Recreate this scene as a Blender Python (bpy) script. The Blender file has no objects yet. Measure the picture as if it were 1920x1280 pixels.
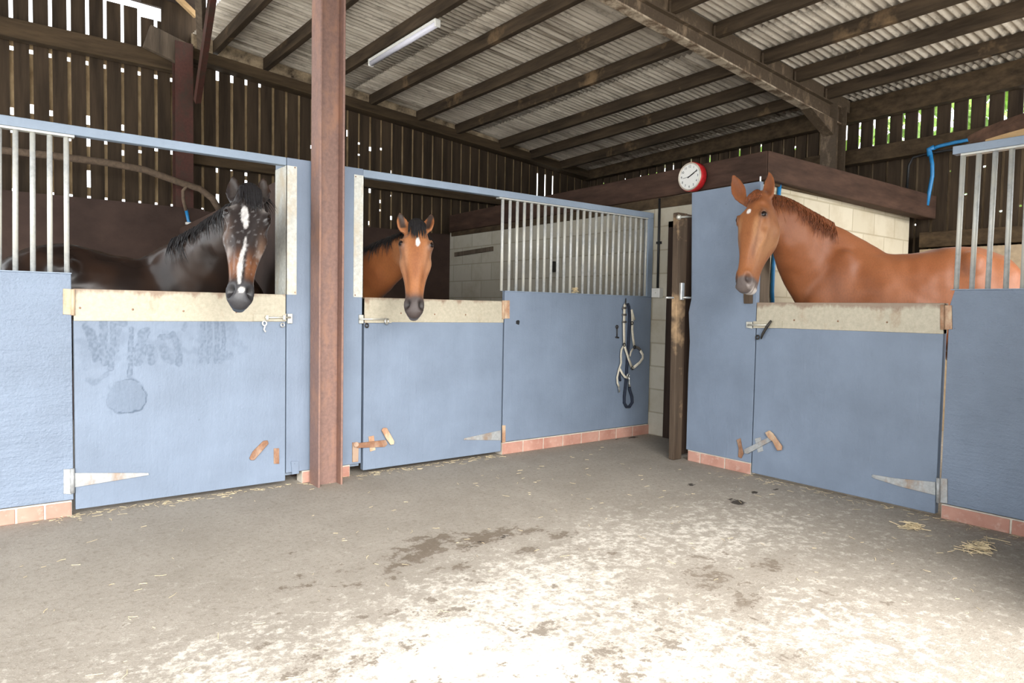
import bpy, bmesh, math, random
import numpy as np
from mathutils import Vector, Matrix, noise as mnoise

random.seed(7)
rng = np.random.default_rng(7)
C = bpy.context.scene.collection
scene = bpy.context.scene
PI = math.pi

# ------------------------------------------------------------------ camera
F_PX = 1286.957
CAM = np.array([0.0, 0.0, 1.2])


def cam_rot(yaw, pitch, roll):
    fwd = np.array([math.cos(pitch) * math.sin(yaw), math.cos(pitch) * math.cos(yaw), math.sin(pitch)])
    r = np.array([math.cos(yaw), -math.sin(yaw), 0.0])
    u = np.cross(r, fwd)
    return np.array([r * math.cos(roll) + u * math.sin(roll), -r * math.sin(roll) + u * math.cos(roll), fwd])


RC = cam_rot(0.65560444, -0.04639033, 0.01837518)


def P(px, py, axis, val):
    """point of the surveyed plane axis=val seen at photo pixel (px, py)"""
    d = RC.T @ np.array([(px - 960) / F_PX, -(py - 640) / F_PX, 1.0])
    t = (val - CAM[axis]) / d[axis]
    return CAM + d * t


cam_data = bpy.data.cameras.new('camera')
cam_data.sensor_width = 36
cam_data.lens = F_PX / 1920 * 36
cam_data.clip_start = 0.05
cam = bpy.data.objects.new('camera', cam_data)
C.objects.link(cam)
m = Matrix.Identity(4)
for i in range(3):
    m[i][0], m[i][1], m[i][2] = RC[0][i], RC[1][i], -RC[2][i]
    m[i][3] = CAM[i]
cam.matrix_world = m
scene.camera = cam

# ------------------------------------------------------------------ helpers


class MB:
    def __init__(self):
        self.v = []
        self.f = []

    def add(self, vs, fs):
        o = len(self.v)
        self.v += [tuple(float(c) for c in p) for p in vs]
        self.f += [tuple(o + i for i in f) for f in fs]
        return self

    def box(self, x0, x1, y0, y1, z0, z1):
        vs = [(x, y, z) for x in (x0, x1) for y in (y0, y1) for z in (z0, z1)]
        fs = [(0, 1, 3, 2), (4, 6, 7, 5), (0, 4, 5, 1), (2, 3, 7, 6), (0, 2, 6, 4), (1, 5, 7, 3)]
        return self.add(vs, fs)

    def bar(self, p0, p1, w, h, up=(0, 0, 1)):
        """rectangular bar from p0 to p1; w across, h along up"""
        p0 = np.array(p0, float)
        p1 = np.array(p1, float)
        d = p1 - p0
        d /= np.linalg.norm(d)
        up = np.array(up, float)
        s = np.cross(d, up)
        s /= np.linalg.norm(s)
        u = np.cross(s, d)
        vs = []
        for p in (p0, p1):
            for a, b in ((-1, -1), (1, -1), (1, 1), (-1, 1)):
                vs.append(p + s * a * w / 2 + u * b * h / 2)
        fs = [(0, 1, 2, 3), (7, 6, 5, 4), (0, 4, 5, 1), (1, 5, 6, 2), (2, 6, 7, 3), (3, 7, 4, 0)]
        return self.add(vs, fs)

    def hexa(self, pts):
        """8 points: bottom 4 (ccw) then top 4"""
        fs = [(3, 2, 1, 0), (4, 5, 6, 7), (0, 1, 5, 4), (1, 2, 6, 5), (2, 3, 7, 6), (3, 0, 4, 7)]
        return self.add(pts, fs)

    def tube(self, pts, r, n=10, flat=None):
        """tube along points, r number or list; flat=(normal, thickness ratio) squashes into a strap"""
        pts = [np.array(p, float) for p in pts]
        k = len(pts)
        rs = r if hasattr(r, '__len__') else [r] * k
        t0 = pts[1] - pts[0]
        ref = np.array([0, 0, 1.0]) if abs(t0[2]) < 0.9 * np.linalg.norm(t0) else np.array([1.0, 0, 0])
        vs = []
        s = None
        for i in range(k):
            t = pts[min(i + 1, k - 1)] - pts[max(i - 1, 0)]
            t /= (np.linalg.norm(t) + 1e-9)
            if flat is not None:
                nrm = np.array(flat[0], float)
                b = np.cross(t, nrm)
                b /= (np.linalg.norm(b) + 1e-9)
                a = np.cross(b, t)
                for j in range(n):
                    g = 2 * PI * j / n
                    cx = math.copysign(abs(math.cos(g)) ** 0.5, math.cos(g))
                    sy = math.copysign(abs(math.sin(g)) ** 0.5, math.sin(g))
                    vs.append(pts[i] + rs[i] * (b * cx + a * sy * flat[1]))
                continue
            if s is None:
                s = np.cross(t, ref)
            else:
                s = s - t * (s @ t)
            s /= (np.linalg.norm(s) + 1e-9)
            u = np.cross(t, s)
            for j in range(n):
                g = 2 * PI * j / n
                vs.append(pts[i] + rs[i] * (s * math.cos(g) + u * math.sin(g)))
        fs = []
        for i in range(k - 1):
            for j in range(n):
                a = i * n + j
                b = i * n + (j + 1) % n
                fs.append((a, b, b + n, a + n))
        fs.append(tuple(range(n))[::-1])
        fs.append(tuple(range((k - 1) * n, k * n)))
        return self.add(vs, fs)

    def prism(self, poly, axis, a, b):
        """polygon of 2D points (in the two other axes, in order) extruded along axis from a to b"""
        n = len(poly)
        vs = []
        for w in (a, b):
            for p in poly:
                q = list(p)
                q.insert(axis, w)
                vs.append(q)
        fs = [tuple(range(n))[::-1], tuple(range(n, 2 * n))]
        for i in range(n):
            j = (i + 1) % n
            fs.append((i, j, j + n, i + n))
        return self.add(vs, fs)

    def sphere(self, c, r, nu=12, nv=8, sc=(1, 1, 1)):
        c = np.array(c, float)
        vs = [c + np.array([0, 0, r * sc[2]])]
        for i in range(1, nv):
            th = PI * i / nv
            for j in range(nu):
                ph = 2 * PI * j / nu
                vs.append(c + r * np.array([sc[0] * math.sin(th) * math.cos(ph), sc[1] * math.sin(th) * math.sin(ph), sc[2] * math.cos(th)]))
        vs.append(c - np.array([0, 0, r * sc[2]]))
        fs = []
        for j in range(nu):
            fs.append((0, 1 + j, 1 + (j + 1) % nu))
            last = len(vs) - 1
            b = 1 + (nv - 2) * nu
            fs.append((last, b + (j + 1) % nu, b + j))
        for i in range(nv - 2):
            for j in range(nu):
                a = 1 + i * nu + j
                b = 1 + i * nu + (j + 1) % nu
                fs.append((a, a + nu, b + nu, b))
        return self.add(vs, fs)

    def ring(self, c, normal, R, r, n=20, k=8):
        c = np.array(c, float)
        nn = np.array(normal, float)
        nn /= np.linalg.norm(nn)
        a = np.cross(nn, [0, 0, 1.0])
        if np.linalg.norm(a) < 1e-3:
            a = np.cross(nn, [1.0, 0, 0])
        a /= np.linalg.norm(a)
        b = np.cross(nn, a)
        vs, fs = [], []
        for i in range(n):
            g = 2 * PI * i / n
            d = a * math.cos(g) + b * math.sin(g)
            for j in range(k):
                h = 2 * PI * j / k
                vs.append(c + d * (R + r * math.cos(h)) + nn * r * math.sin(h))
        for i in range(n):
            for j in range(k):
                p = i * k + j
                q = i * k + (j + 1) % k
                p2 = ((i + 1) % n) * k + j
                q2 = ((i + 1) % n) * k + (j + 1) % k
                fs.append((p, p2, q2, q))
        return self.add(vs, fs)


def root_loc(o):
    l = Vector((0, 0, 0))
    while o is not None:
        l += o.location
        o = o.parent
    return l


def tag(o, label=None, cat=None, group=None, kind=None):
    if label:
        o['label'] = label
    if cat:
        o['category'] = cat
    if group:
        o['group'] = group
    if kind:
        o['kind'] = kind
    return o


def obj(name, mb, mat, parent=None, bevel=0.0, smooth=False, loc=None, recalc=True, segs=2):
    """link one mesh object; vertices are given in world space"""
    me = bpy.data.meshes.new(name)
    base = root_loc(parent) if parent else Vector((0, 0, 0))
    if loc is not None:
        base = Vector(loc)
    vs = [(p[0] - base.x, p[1] - base.y, p[2] - base.z) for p in mb.v]
    me.from_pydata(vs, [], mb.f)
    if recalc:
        bm = bmesh.new()
        bm.from_mesh(me)
        bmesh.ops.recalc_face_normals(bm, faces=bm.faces)
        bm.to_mesh(me)
        bm.free()
    me.materials.append(mat)
    if smooth:
        me.polygons.foreach_set('use_smooth', [True] * len(me.polygons))
    me.update()
    o = bpy.data.objects.new(name, me)
    C.objects.link(o)
    if loc is not None:
        o.location = Vector(loc) - (root_loc(parent) if parent else Vector((0, 0, 0)))
    o.parent = parent
    if bevel:
        b = o.modifiers.new('bevel', 'BEVEL')
        b.width = bevel
        b.segments = segs
        b.limit_method = 'ANGLE'
        b.angle_limit = math.radians(40)
        if not smooth:
            me.polygons.foreach_set('use_smooth', [True] * len(me.polygons))
            w = o.modifiers.new('wn', 'WEIGHTED_NORMAL')
            w.keep_sharp = True
    return o


def thing(name, loc, label, cat, group=None):
    o = bpy.data.objects.new(name, None)
    o.empty_display_size = 0.1
    C.objects.link(o)
    o.location = Vector([float(c) for c in loc])
    return tag(o, label, cat, group)


def struct(name, mb, mat, **k):
    o = obj(name, mb, mat, **k)
    o['kind'] = 'structure'
    return o


# ------------------------------------------------------------------ materials


class NT:
    def __init__(self, name):
        self.m = bpy.data.materials.new(name)
        self.m.use_nodes = True
        self.t = self.m.node_tree
        self.t.nodes.clear()
        self.out = self.t.nodes.new('ShaderNodeOutputMaterial')
        self.b = self.t.nodes.new('ShaderNodeBsdfPrincipled')
        self.t.links.new(self.b.outputs[0], self.out.inputs[0])
        self.tc = self.t.nodes.new('ShaderNodeTexCoord')

    def n(self, typ, **kw):
        x = self.t.nodes.new(typ)
        for k, v in kw.items():
            setattr(x, k, v)
        return x

    def l(self, a, b):
        self.t.links.new(a, b)

    def noise(self, scale, detail=4, rough=0.6, sc=(1, 1, 1), coord='Object', dist=0.0):
        mp = self.n('ShaderNodeMapping')
        mp.inputs['Scale'].default_value = sc
        self.l(self.tc.outputs[coord], mp.inputs[0])
        x = self.n('ShaderNodeTexNoise')
        x.inputs['Scale'].default_value = scale
        x.inputs['Detail'].default_value = detail
        x.inputs['Roughness'].default_value = rough
        x.inputs['Distortion'].default_value = dist
        self.l(mp.outputs[0], x.inputs['Vector'])
        return x.outputs['Fac']

    def ramp(self, fac, stops):
        r = self.n('ShaderNodeValToRGB')
        e = r.color_ramp.elements
        while len(e) < len(stops):
            e.new(0.5)
        for i, (p, c) in enumerate(stops):
            e[i].position = p
            e[i].color = (c[0], c[1], c[2], 1) if hasattr(c, '__len__') else (c, c, c, 1)
        self.l(fac, r.inputs[0])
        return r.outputs[0]

    def mix(self, fac, a, b, mode='MIX'):
        x = self.n('ShaderNodeMix', data_type='RGBA', blend_type=mode)
        for i, v in ((0, fac), (6, a), (7, b)):
            if hasattr(v, 'is_linked') or hasattr(v, 'links'):
                self.l(v, x.inputs[i])
            elif i == 0:
                x.inputs[0].default_value = v
            else:
                x.inputs[i].default_value = (v[0], v[1], v[2], 1)
        return x.outputs[2]

    def math(self, op, a, b=0.5):
        x = self.n('ShaderNodeMath', operation=op)
        for i, v in ((0, a), (1, b)):
            if hasattr(v, 'links'):
                self.l(v, x.inputs[i])
            else:
                x.inputs[i].default_value = v
        return x.outputs[0]

    def bump(self, h, strength=0.3, dist=0.01):
        x = self.n('ShaderNodeBump')
        x.inputs['Strength'].default_value = strength
        x.inputs['Distance'].default_value = dist
        self.l(h, x.inputs['Height'])
        self.l(x.outputs[0], self.b.inputs['Normal'])

    def fin(self, col, rough=0.6, metal=0.0, spec=None):
        if hasattr(col, 'links'):
            self.l(col, self.b.inputs['Base Color'])
        else:
            self.b.inputs['Base Color'].default_value = (col[0], col[1], col[2], 1)
        if hasattr(rough, 'links'):
            self.l(rough, self.b.inputs['Roughness'])
        else:
            self.b.inputs['Roughness'].default_value = rough
        self.b.inputs['Metallic'].default_value = metal
        if spec is not None:
            self.b.inputs['Specular IOR Level'].default_value = spec
        return self.m


def wood(name, dark, light, sc, scale=3.0, rough=0.8, bump=0.3, patch=None):
    t = NT(name)
    a = t.noise(scale, 6, 0.65, sc)
    col = t.ramp(a, [(0.3, dark), (0.7, light)])
    if patch:
        p = t.noise(1.7, 5, 0.65)
        pm = t.ramp(p, [(patch[1], 0), (patch[1] + 0.12, 1)])
        col = t.mix(pm, col, patch[0])
    t.bump(a, bump, 0.006)
    return t.fin(col, rough, spec=0.25)


def plain(name, col, rough=0.5, metal=0.0, var=0.15, scale=20, bump=0.0):
    t = NT(name)
    a = t.noise(scale, 4)
    c0 = [c * (1 - var) for c in col]
    c1 = [min(1, c * (1 + var)) for c in col]
    c = t.ramp(a, [(0.3, c0), (0.7, c1)])
    if bump:
        t.bump(a, bump, 0.004)
    return t.fin(c, rough, metal)


M = {}


def blue_paint(name, base, streak_sc, stain_attr=False, brushy=1.0):
    t = NT(name)
    a = t.noise(2.2, 5, 0.6)
    s = t.noise(14, 5, 0.7, streak_sc)
    f = t.noise(60, 3, 0.6)
    dk = [c * 0.86 for c in base]
    lt = [min(1, c * 1.12) for c in base]
    col = t.ramp(a, [(0.3, dk), (0.7, lt)])
    sm = t.ramp(s, [(0.66, 0), (0.8, 1)])
    col = t.mix(t.math('MULTIPLY', sm, 0.30 * brushy), col, (base[0] * 1.5, base[1] * 1.4, base[2] * 1.3))
    ch = t.noise(26, 3, 0.5)
    chm = t.ramp(ch, [(0.745, 0), (0.765, 1)])
    col = t.mix(t.math('MULTIPLY', chm, 0.5), col, (0.09, 0.11, 0.15))
    rough = 0.52
    if stain_attr:
        at = t.n('ShaderNodeAttribute', attribute_name='stain')
        wet = t.math('MULTIPLY', at.outputs['Fac'], 1.0)
        col = t.mix(t.math('MINIMUM', t.math('MULTIPLY', at.outputs['Fac'], 1.25), 1.0), col, (base[0] * 0.40, base[1] * 0.45, base[2] * 0.5))
    h = t.math('ADD', s, t.math('MULTIPLY', f, 0.5))
    t.bump(h, min(1.0, 0.6 * brushy), 0.006 * brushy)
    return t.fin(col, rough, spec=0.4)


BLUE = (0.185, 0.230, 0.302)
M['blue'] = blue_paint('blue_paint', BLUE, (1, 1, 0.12))
M['blue_h'] = blue_paint('blue_paint_cross_brushed', BLUE, (0.15, 0.15, 1), False, 1.7)
M['blue_stain'] = blue_paint('blue_paint_stained', BLUE, (1, 1, 0.15), True)
M['bluerail'] = blue_paint('blue_rail_paint', (0.235, 0.29, 0.365), (0.2, 0.2, 1))

M['board'] = wood('dark_boarding', (0.024, 0.016, 0.010), (0.075, 0.050, 0.030), (3, 3, 0.25), 4, 0.85)
M['outer'] = wood('weathered_daylit_boarding', (0.20, 0.13, 0.065), (0.54, 0.39, 0.22), (3, 3, 0.9), 4, 0.85)  # pale tan also paints in the daylight caught behind the joints
M['outer_dim'] = wood('dim_outer_boarding', (0.10, 0.065, 0.035), (0.32, 0.23, 0.14), (3, 3, 0.4), 4, 0.85)  # darker copy, less joint daylight painted in, for the right-hand wall
M['purlin'] = wood('purlin_timber', (0.022, 0.015, 0.009), (0.085, 0.058, 0.035), (4, 0.5, 4), 3, 0.85, 0.3, ((0.20, 0.13, 0.07), 0.60))
M['plate'] = wood('plate_timber', (0.030, 0.020, 0.011), (0.10, 0.066, 0.036), (0.5, 2, 4), 3, 0.85)
M['closer'] = wood('pale_closer_board', (0.03, 0.02, 0.014), (0.52, 0.40, 0.26), (2, 2, 2), 3.2, 0.9)
M['beam'] = wood('brown_beam', (0.032, 0.017, 0.011), (0.085, 0.046, 0.031), (0.6, 0.6, 3), 4, 0.75, 0.25)
M['kick'] = wood('dark_brown_lining', (0.035, 0.020, 0.015), (0.070, 0.042, 0.032), (0.8, 0.8, 1), 3, 0.7, 0.2, ((0.16, 0.12, 0.08), 0.66))
M['oldwood'] = wood('weathered_frame_wood', (0.045, 0.030, 0.020), (0.12, 0.085, 0.058), (4, 4, 0.3), 4, 0.8, 0.4, ((0.48, 0.32, 0.18), 0.53))
M['darkwood'] = wood('dark_door_wood', (0.018, 0.011, 0.008), (0.055, 0.034, 0.024), (4, 4, 0.3), 4, 0.8)
M['greywood'] = wood('grey_brown_wood', (0.06, 0.045, 0.032), (0.16, 0.12, 0.085), (4, 4, 0.3), 4, 0.8)
M['bark'] = wood('bark_plank', (0.05, 0.028, 0.018), (0.13, 0.07, 0.045), (2, 2, 2), 6, 0.8, 0.6)
M['cutwood'] = wood('pale_cut_wood', (0.42, 0.27, 0.13), (0.62, 0.42, 0.22), (1, 1, 4), 4, 0.7)


def rusty(name, base, rust, thr=0.5, metal=0.2, rough=0.6):
    t = NT(name)
    a = t.noise(7, 6, 0.7, (1, 1, 0.5))
    g = t.noise(40, 4, 0.7)
    col = t.ramp(g, [(0.3, [c * 0.8 for c in base]), (0.7, [min(1, c * 1.2) for c in base])])
    pm = t.ramp(a, [(thr - 0.07, 0), (thr + 0.1, 1)])
    col = t.mix(pm, col, rust)
    t.bump(g, 0.3, 0.003)
    return t.fin(col, rough, metal)


M['steelpost'] = rusty('red_oxide_steel', (0.215, 0.125, 0.10), (0.31, 0.165, 0.11), 0.56, 0.0, 0.6)
M['flange'] = rusty('worn_steel_flange', (0.15, 0.10, 0.062), (0.52, 0.43, 0.32), 0.50, 0.0, 0.6)
M['redsteel'] = rusty('dark_red_oxide_steel', (0.075, 0.024, 0.016), (0.05, 0.028, 0.018), 0.5, 0.0, 0.75)
M['rafter'] = rusty('grimy_steel', (0.085, 0.058, 0.035), (0.26, 0.185, 0.12), 0.60, 0.0, 0.7)
t = NT('cream_galvanised_strip')
a = t.noise(7, 6, 0.7, (1, 1, 0.5))
g = t.noise(40, 4, 0.7)
sepz = t.n('ShaderNodeSeparateXYZ')
t.l(t.tc.outputs['Object'], sepz.inputs[0])
col = t.ramp(g, [(0.3, (0.39, 0.35, 0.265)), (0.7, (0.50, 0.45, 0.345))])
col = t.mix(t.ramp(a, [(0.55, 0), (0.72, 0.8)]), col, (0.34, 0.24, 0.15))
# grubby rubbed band where the horses lean on the top edge
wz = t.math('ADD', t.math('MULTIPLY', t.math('SUBTRACT', sepz.outputs['Z'], 1.245), 14.0), t.math('MULTIPLY', t.math('SUBTRACT', a, 0.5), 2.2))
col = t.mix(t.math('MULTIPLY', t.ramp(wz, [(0.0, 0), (0.35, 1)]), 0.75), col, (0.22, 0.14, 0.095))
t.bump(g, 0.3, 0.003)
M['strip'] = t.fin(col, 0.5, 0.1)
M['corner'] = rusty('galvanised_corner', (0.56, 0.56, 0.51), (0.50, 0.43, 0.32), 0.55, 0.1, 0.45)
M['galv'] = rusty('galvanised_bar', (0.44, 0.45, 0.44), (0.54, 0.53, 0.47), 0.5, 0.15, 0.45)
M['hinge'] = rusty('grey_hinge', (0.40, 0.41, 0.41), (0.33, 0.25, 0.19), 0.58, 0.3, 0.5)
M['rust'] = rusty('rusty_iron', (0.25, 0.125, 0.07), (0.40, 0.28, 0.20), 0.52, 0.1, 0.75)
M['rustplate'] = rusty('rusty_plate', (0.40, 0.22, 0.13), (0.58, 0.44, 0.30), 0.5, 0.1, 0.65)
M['iron'] = plain('dark_iron', (0.05, 0.045, 0.04), 0.5, 0.6)
M['chrome'] = plain('bright_steel', (0.75, 0.75, 0.72), 0.3, 0.8)
M['zinc'] = plain('zinc_bolt', (0.62, 0.60, 0.52), 0.4, 0.5)
M['black'] = plain('black_plastic', (0.012, 0.012, 0.013), 0.5)
M['white'] = plain('white_plastic', (0.75, 0.74, 0.70), 0.4, 0, 0.05)
M['tubewhite'] = plain('opal_diffuser', (0.72, 0.71, 0.80), 0.3, 0, 0.04)
M['bluepipe'] = plain('blue_water_pipe', (0.02, 0.20, 0.46), 0.4)
M['lagging'] = plain('brown_lagging', (0.13, 0.09, 0.06), 0.9, 0, 0.3, 30, 0.4)
M['red'] = rusty('red_enamel', (0.55, 0.02, 0.025), (0.42, 0.10, 0.06), 0.62, 0.0, 0.35)
M['cream_rim'] = plain('pale_metal_rim', (0.62, 0.55, 0.46), 0.35, 0.4)
M['dial'] = plain('white_dial', (0.80, 0.79, 0.75), 0.4, 0, 0.02)
M['webbing'] = plain('cream_webbing', (0.66, 0.61, 0.50), 0.8, 0, 0.12, 60, 0.3)
M['navy'] = plain('navy_rope', (0.012, 0.018, 0.035), 0.85, 0, 0.3, 90, 0.5)
M['greydark'] = plain('charcoal_webbing', (0.10, 0.09, 0.08), 0.8, 0, 0.2, 60, 0.3)
M['straw'] = plain('straw_stalks', (0.66, 0.54, 0.34), 0.8, 0, 0.3)
M['leaf'] = plain('hedge_leaf', (0.20, 0.34, 0.06), 0.6, 0, 0.5, 6)

# brick plinth
t = NT('red_brick')
mp = t.n('ShaderNodeMapping')
t.l(t.tc.outputs['Object'], mp.inputs[0])
n1 = t.noise(24, 4, 0.7)
n2 = t.noise(5, 3, 0.6)
col = t.ramp(n2, [(0.3, (0.40, 0.19, 0.14)), (0.7, (0.55, 0.31, 0.24))])
col = t.mix(t.ramp(n1, [(0.55, 0), (0.75, 0.6)]), col, (0.62, 0.48, 0.40))
t.bump(n1, 0.3, 0.004)
M['brick'] = t.fin(col, 0.85)
M['mortar'] = plain('mortar', (0.55, 0.50, 0.42), 0.9)


def blockwall(name, base, along):
    t = NT(name)
    mp = t.n('ShaderNodeMapping')
    if along == 'y':
        sep = t.n('ShaderNodeSeparateXYZ')
        cmb = t.n('ShaderNodeCombineXYZ')
        t.l(t.tc.outputs['Object'], sep.inputs[0])
        t.l(sep.outputs['Y'], cmb.inputs['X'])
        t.l(sep.outputs['Z'], cmb.inputs['Y'])
        src = cmb.outputs[0]
    else:
        sep = t.n('ShaderNodeSeparateXYZ')
        cmb = t.n('ShaderNodeCombineXYZ')
        t.l(t.tc.outputs['Object'], sep.inputs[0])
        t.l(sep.outputs['X'], cmb.inputs['X'])
        t.l(sep.outputs['Z'], cmb.inputs['Y'])
        src = cmb.outputs[0]
    br = t.n('ShaderNodeTexBrick')
    br.offset = 0.5
    br.inputs['Scale'].default_value = 1.0
    br.inputs['Brick Width'].default_value = 0.45
    br.inputs['Row Height'].default_value = 0.225
    br.inputs['Mortar Size'].default_value = 0.008
    br.inputs['Mortar Smooth'].default_value = 0.3
    br.inputs['Color1'].default_value = (base[0], base[1], base[2], 1)
    br.inputs['Color2'].default_value = (base[0] * 0.88, base[1] * 0.87, base[2] * 0.84, 1)
    br.inputs['Mortar'].default_value = (base[0] * 0.7, base[1] * 0.68, base[2] * 0.62, 1)
    t.l(src, br.inputs['Vector'])
    g = t.noise(3, 5, 0.65)
    col = t.mix(t.ramp(g, [(0.45, 0), (0.8, 0.7)]), br.outputs['Color'], (base[0] * 0.62, base[1] * 0.55, base[2] * 0.44))
    f = t.noise(50, 3)
    h = t.math('SUBTRACT', t.math('MULTIPLY', f, 0.3), br.outputs['Fac'])
    t.bump(h, 0.5, 0.006)
    return t.fin(col, 0.85)


M['block'] = blockwall('cream_blockwork_side', (0.50, 0.465, 0.385), 'y')
M['block_x'] = blockwall('cream_blockwork_front', (0.60, 0.54, 0.42), 'x')

# fibre cement roof
t = NT('fibre_cement_sheet')
a = t.noise(1.6, 5, 0.7, (0.35, 9, 0.2))
b = t.noise(6, 6, 0.75, (0.6, 1.6, 1))
col = t.ramp(a, [(0.30, (0.20, 0.16, 0.12)), (0.44, (0.52, 0.46, 0.38)), (0.68, (0.76, 0.69, 0.59))])
col = t.mix(t.ramp(b, [(0.52, 0), (0.72, 0.75)]), col, (0.10, 0.08, 0.06))
t.bump(b, 0.3, 0.004)
M['roof'] = t.fin(col, 0.9, spec=0.2)
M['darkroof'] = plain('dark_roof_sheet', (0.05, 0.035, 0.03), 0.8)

# concrete floor with the stains given as a vertex attribute
t = NT('stable_concrete')
n1 = t.noise(2.0, 6, 0.7)
n2 = t.noise(38, 5, 0.75)
n3 = t.noise(7, 6, 0.7, (1, 1, 1))
n4 = t.noise(150, 3, 0.7)
n5 = t.noise(17, 6, 0.75)
at = t.n('ShaderNodeAttribute', attribute_name='stain')
sep = t.n('ShaderNodeSeparateColor')
t.l(at.outputs['Color'], sep.inputs[0])
nn = t.math('ADD', t.math('MULTIPLY', n5, 0.5), t.math('ADD', t.math('MULTIPLY', n2, 0.3), t.math('MULTIPLY', n3, 0.2)))
col = t.ramp(n1, [(0.25, (0.27, 0.237, 0.195)), (0.75, (0.37, 0.33, 0.278))])
col = t.mix(t.math('MULTIPLY', t.ramp(n2, [(0.5, 0), (0.66, 1)]), 0.6), col, (0.17, 0.14, 0.105))
# pale flecks everywhere, thickened near the entrance to paint in the daylight glare
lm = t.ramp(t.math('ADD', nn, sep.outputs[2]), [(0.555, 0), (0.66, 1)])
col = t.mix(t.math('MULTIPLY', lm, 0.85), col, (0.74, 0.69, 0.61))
col = t.mix(t.math('MULTIPLY', t.ramp(n4, [(0.58, 0), (0.7, 1)]), 0.45), col, (0.70, 0.66, 0.58))
wm = t.ramp(t.math('ADD', t.math('SUBTRACT', t.math('ADD', t.math('MULTIPLY', n5, 1.1), t.math('MULTIPLY', n3, 0.5)), 0.3), sep.outputs[0]), [(0.64, 0), (0.74, 1)])
col = t.mix(t.math('MULTIPLY', wm, 0.80), col, (0.125, 0.092, 0.062))
dm = t.ramp(t.math('ADD', t.math('ADD', t.math('MULTIPLY', n3, 0.6), t.math('MULTIPLY', n2, 0.4)), sep.outputs[1]), [(0.68, 0), (0.73, 1)])
col = t.mix(t.math('MULTIPLY', dm, 0.93), col, (0.030, 0.022, 0.016))
t.bump(t.math('ADD', n2, t.math('MULTIPLY', n4, 0.6)), 0.5, 0.006)
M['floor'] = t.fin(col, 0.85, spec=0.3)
M['outground'] = plain('pale_yard_concrete', (0.78, 0.76, 0.72), 0.9)
# ------------------------------------------------------------------ surveyed planes
YF = 4.5      # front face of the left stable fronts
XR = 4.525    # front face of the right stable front
XB = 5.18     # face of the block wall between them
YB = 8.6      # inner face of the boarding behind the left stables
XW = 8.2      # inner face of the boarding behind the right stable
YK = 8.2      # kicking boards


def X_at(px, py, y=YF):
    return float(P(px, py, 1, y)[0])


# ------------------------------------------------------------------ floor
def smooth01(a):
    a = np.clip(a, 0, 1)
    return a * a * (3 - 2 * a)


def seg_dist(px, py, a, b):
    a = np.array(a, float)
    b = np.array(b, float)
    d = b - a
    t = np.clip(((px - a[0]) * d[0] + (py - a[1]) * d[1]) / (d @ d + 1e-9), 0, 1)
    return np.hypot(px - a[0] - t * d[0], py - a[1] - t * d[1])


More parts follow.
